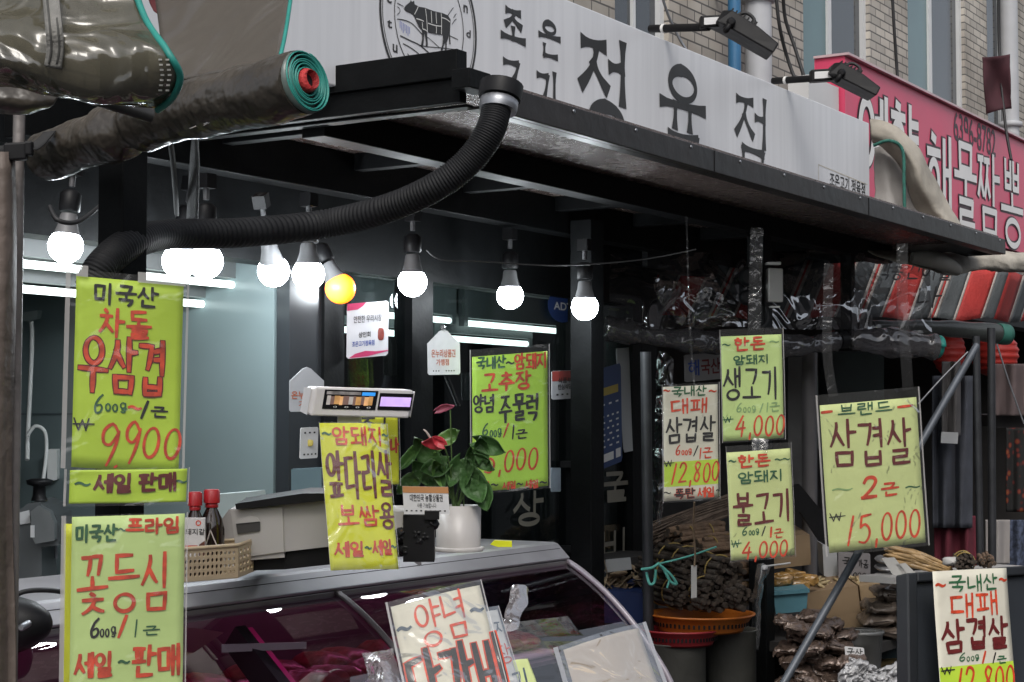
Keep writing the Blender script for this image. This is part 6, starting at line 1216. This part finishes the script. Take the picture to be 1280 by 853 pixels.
t, sf = card('price_tag_sign', 'white handwritten tag standing before the bucket', 'tag', (1056, 808), (1080, 810), (1058, 838), (4.95, 4.97, 4.95), m_lab); mb = MB(); write(mb, sf, '국산', (1059, 811, 1078, 822), 1.2); write(mb, sf, '7,0', (1060, 825, 1074, 834), 1.1); mb.build('lettering', M_INK, t)
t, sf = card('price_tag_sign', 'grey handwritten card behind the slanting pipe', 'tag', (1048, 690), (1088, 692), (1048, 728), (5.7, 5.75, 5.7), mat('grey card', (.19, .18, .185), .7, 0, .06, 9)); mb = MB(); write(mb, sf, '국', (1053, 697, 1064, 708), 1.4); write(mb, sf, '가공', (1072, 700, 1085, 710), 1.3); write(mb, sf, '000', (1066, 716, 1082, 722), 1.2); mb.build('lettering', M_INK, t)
tag(MB().prism(ptsd([(1028, 680), (1046, 690), (1048, 726), (1030, 720)], 5.75), FW * .1).build('paper_stack', mat('grey white paper', (.36, .37, .38)), bevel=.003), 'stack of white paper left of the grey handwritten card', 'paper')
R = random.Random(31)
for i in range(3):
    y = 700 + i * 10; o = P(1110, y, 5.6); t = thing('snack_packet', 'silvery packet stacked right of the grey handwritten card', 'packet', o - UPW * .015, 'silvery packets'); MB().pillow(o, RT * .04, FW * .06, UP * .014, i + 50).build('packet_film', mat('silver film', (.3, .3, .31), .3, .3, .25, 14, .4, 30, .3), t)
for l_, lb in (([(1102, 698), (1118, 697), (1138, 722), (1122, 728)], 'white tag leaning left before the pollack'), ([(1120, 706), (1132, 704), (1146, 718), (1134, 726)], 'small white tag leaning right before the pollack')):
    tag(MB().prism(ptsd(l_, 5.3), FW * .003).build('paper_tag', mat('grey white tag paper', (.45, .44, .42))), lb, 'tag')
dp = thing('dried_pollack_heap', 'fan of golden dried pollack lying on the white ledge', 'dried fish', P(1150, 715, 5.35)); mb = MB()
for i in range(26):
    y = R.uniform(-12, 14); x = R.uniform(-10, 10); mb.tube(pxspline([(1112 + x, 690 + y * .7, 5.35 + R.uniform(-.04, .06)), (1145 + x, 698 + y * .6, 5.33), (1182 + x, 712 + y * .3, 5.32)], 6), [.003, .007, .0095, .0085, .007, .005, .003], 7)
mb.build('fish_bodies', mat('golden dried fish', (.36, .23, .10), .45, 0, .45, 20, .3, 40, .2), dp)
bundle(1205, 702, 5.25, 26, 12, .16, Vector((.85, .35, 0)), 'small round dark bundle on the white ledge by the wine red cloth', m_black_root, True, (1.8, 2.8)); bundle(1232, 700, 5.35, 14, 9, .16, Vector((.85, .3, 0)), 'small brown bundle at the right end of the ledge', m_bark, False, (2, 3.4))
tag(MB().pillow(P(1190, 702, 5.22), RT * .03, UP * .014, FW * .02, 4).build('wrapped_parcel', mat('grey white tag paper', (.45, .44, .42))), 'small pale wrapped parcel between pollack and round bundle', 'parcel')
led = thing('goods_ledge', 'pale ledge carrying the pollack behind the black board', 'ledge', P(1200, 722, 5.3)); MB().prism([onZ(1118, 722, 1.13), onZ(1290, 708, 1.13), onZ(1290, 708, 1.13) + Vector((.02, .12, 0)), onZ(1118, 722, 1.13) + Vector((.02, .12, 0))], (0, 0, -.02)).build('ledge_top', mat('pale ledge board', (.38, .37, .36), .5, 0, .1, 8), led)
q = onZ(1180, 716, 1.13) + Vector((.01, .06, -.022)); MB().box(q.x + .25, q.x + .32, q.y - .02, q.y + .02, 0, 1.108).build('support', m_dkw, led)
# tables that carry the goods (mostly out of sight)
a = P(1050, 800, 5.3); table(a.x - .12, a.x + .75, a.y - .12, a.y + .55, P(1050, 792, 5.5).z, 'low grey table carrying the cardboard boxes and packets')
a = P(870, 770, 5.3); table(a.x - .1, a.x + .2, a.y + .2, a.y + .75, P(870, 690, 5.6).z, 'grey table at the back carrying the long stalk sheaf')
a = P(1030, 870, 5.05); table(a.x - .25, a.x + .28, a.y - .2, a.y + .15, P(1030, 876, 5.05).z, 'low table under the bronze foil packets')
tag(MB().prism(ptsd([(1090, 800), (1130, 796), (1130, 826), (1092, 832)], 5.5), FW * .3).build('dark_crate', mat('dark teal plastic', (.025, .05, .06), .5, 0, .2, 9), bevel=.004), 'dark teal crate behind the clear bucket', 'crate')
tag(MB().prism(ptsd([(1096, 828), (1132, 826), (1132, 900), (1096, 900)], 5.45), FW * .3).build('yellow_crate', mat('dim mustard plastic', (.13, .09, .03), .5, 0, .3, 9), bevel=.004), 'dim mustard crate beneath the dark teal crate', 'crate')
tag(MB().prism(ptsd([(962, 612), (1000, 606), (1028, 640), (1036, 672), (1024, 676), (1000, 640), (962, 640)], 6.0), FW * .04).build('curved_panel', M_BLACKP), 'dark curved panel edge between the two right price sheets', 'panel')
# shelving silhouettes in the dark
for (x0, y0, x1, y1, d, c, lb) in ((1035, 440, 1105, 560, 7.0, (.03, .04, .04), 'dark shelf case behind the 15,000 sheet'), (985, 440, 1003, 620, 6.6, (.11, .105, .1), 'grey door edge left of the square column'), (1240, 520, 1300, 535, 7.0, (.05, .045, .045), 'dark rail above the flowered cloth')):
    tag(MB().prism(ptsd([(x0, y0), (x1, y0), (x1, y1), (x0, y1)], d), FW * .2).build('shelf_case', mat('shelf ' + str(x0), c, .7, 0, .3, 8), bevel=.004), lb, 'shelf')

# ------------------------------------------------------------------ black board at lower right with its price sheet
bd = thing('menu_board', 'black framed standing board at the lower right holding a cream price sheet', 'board', P(1210, 900, 4.0))
bs_ = Surf.px((1127, 718), (1330, 705), (1133, 1330), 4.08, 4.42, 3.7); bs_ = bs_
mb = MB(); 
def bq(u0, v0, u1, v1, h0, h1): mb.hexa([bs_.pt(u0, v1, h0), bs_.pt(u1, v1, h0), bs_.pt(u1, v1, h1), bs_.pt(u0, v1, h1), bs_.pt(u0, v0, h0), bs_.pt(u1, v0, h0), bs_.pt(u1, v0, h1), bs_.pt(u0, v0, h1)])
bq(0, 0, .055, 1, -.02, .02); bq(.945, 0, 1, 1, -.02, .02); bq(.0552, 0, .9448, .022, -.02, .02); bq(.0552, .96, .9448, .999, -.02, .02)
mb.build('frame', mat('matt black frame', (.012, .014, .017), .5, 0, .15, 9), bd, bevel=.004)
mb = MB(); mb.hexa([bs_.pt(.056, .958, -.012), bs_.pt(.944, .958, -.012), bs_.pt(.944, .958, .004), bs_.pt(.056, .958, .004), bs_.pt(.056, .023, -.012), bs_.pt(.944, .023, -.012), bs_.pt(.944, .023, .004), bs_.pt(.056, .023, .004)]); mb.build('panel', mat('blackboard', (.02, .024, .03), .55, 0, .2, 5), bd)
price_sheet('cream price sheet reading 12,800 hung over the black board', (1166, 714.5), (1257.7, 710), (1178, 905), (4.02, 4.17, 3.92), 'cream white paper',
  [('~', (1170, 727, 1181, 736), 'r', 3.2), ('국내산', (1186, 719, 1245, 739), 'g', 2.6), ('~', (1248, 721, 1257, 729), 'r', 3.0), ('대패', (1186, 741, 1246, 770), 'r', 3.6), ('삼겹살', (1177, 773, 1259, 812), 'm', 5.0), ('6', (1197, 817, 1205, 827), 'g', 1.7), ('oog', (1206, 819, 1222, 827), 'g', 1.4), ('/', (1225, 815, 1231, 829), 'r', 3.4), ('/', (1238, 817, 1244, 829), 'k', 2.4), ('근', (1245, 820, 1257, 829), 'g', 1.6),
   ('₩', (1176, 833, 1190, 844), 'k', 2.4), ('/2,800', (1192, 833, 1268, 870), 'r', 3.6)], None, band=(831.5, 905, 'fluorescent lime paper'))
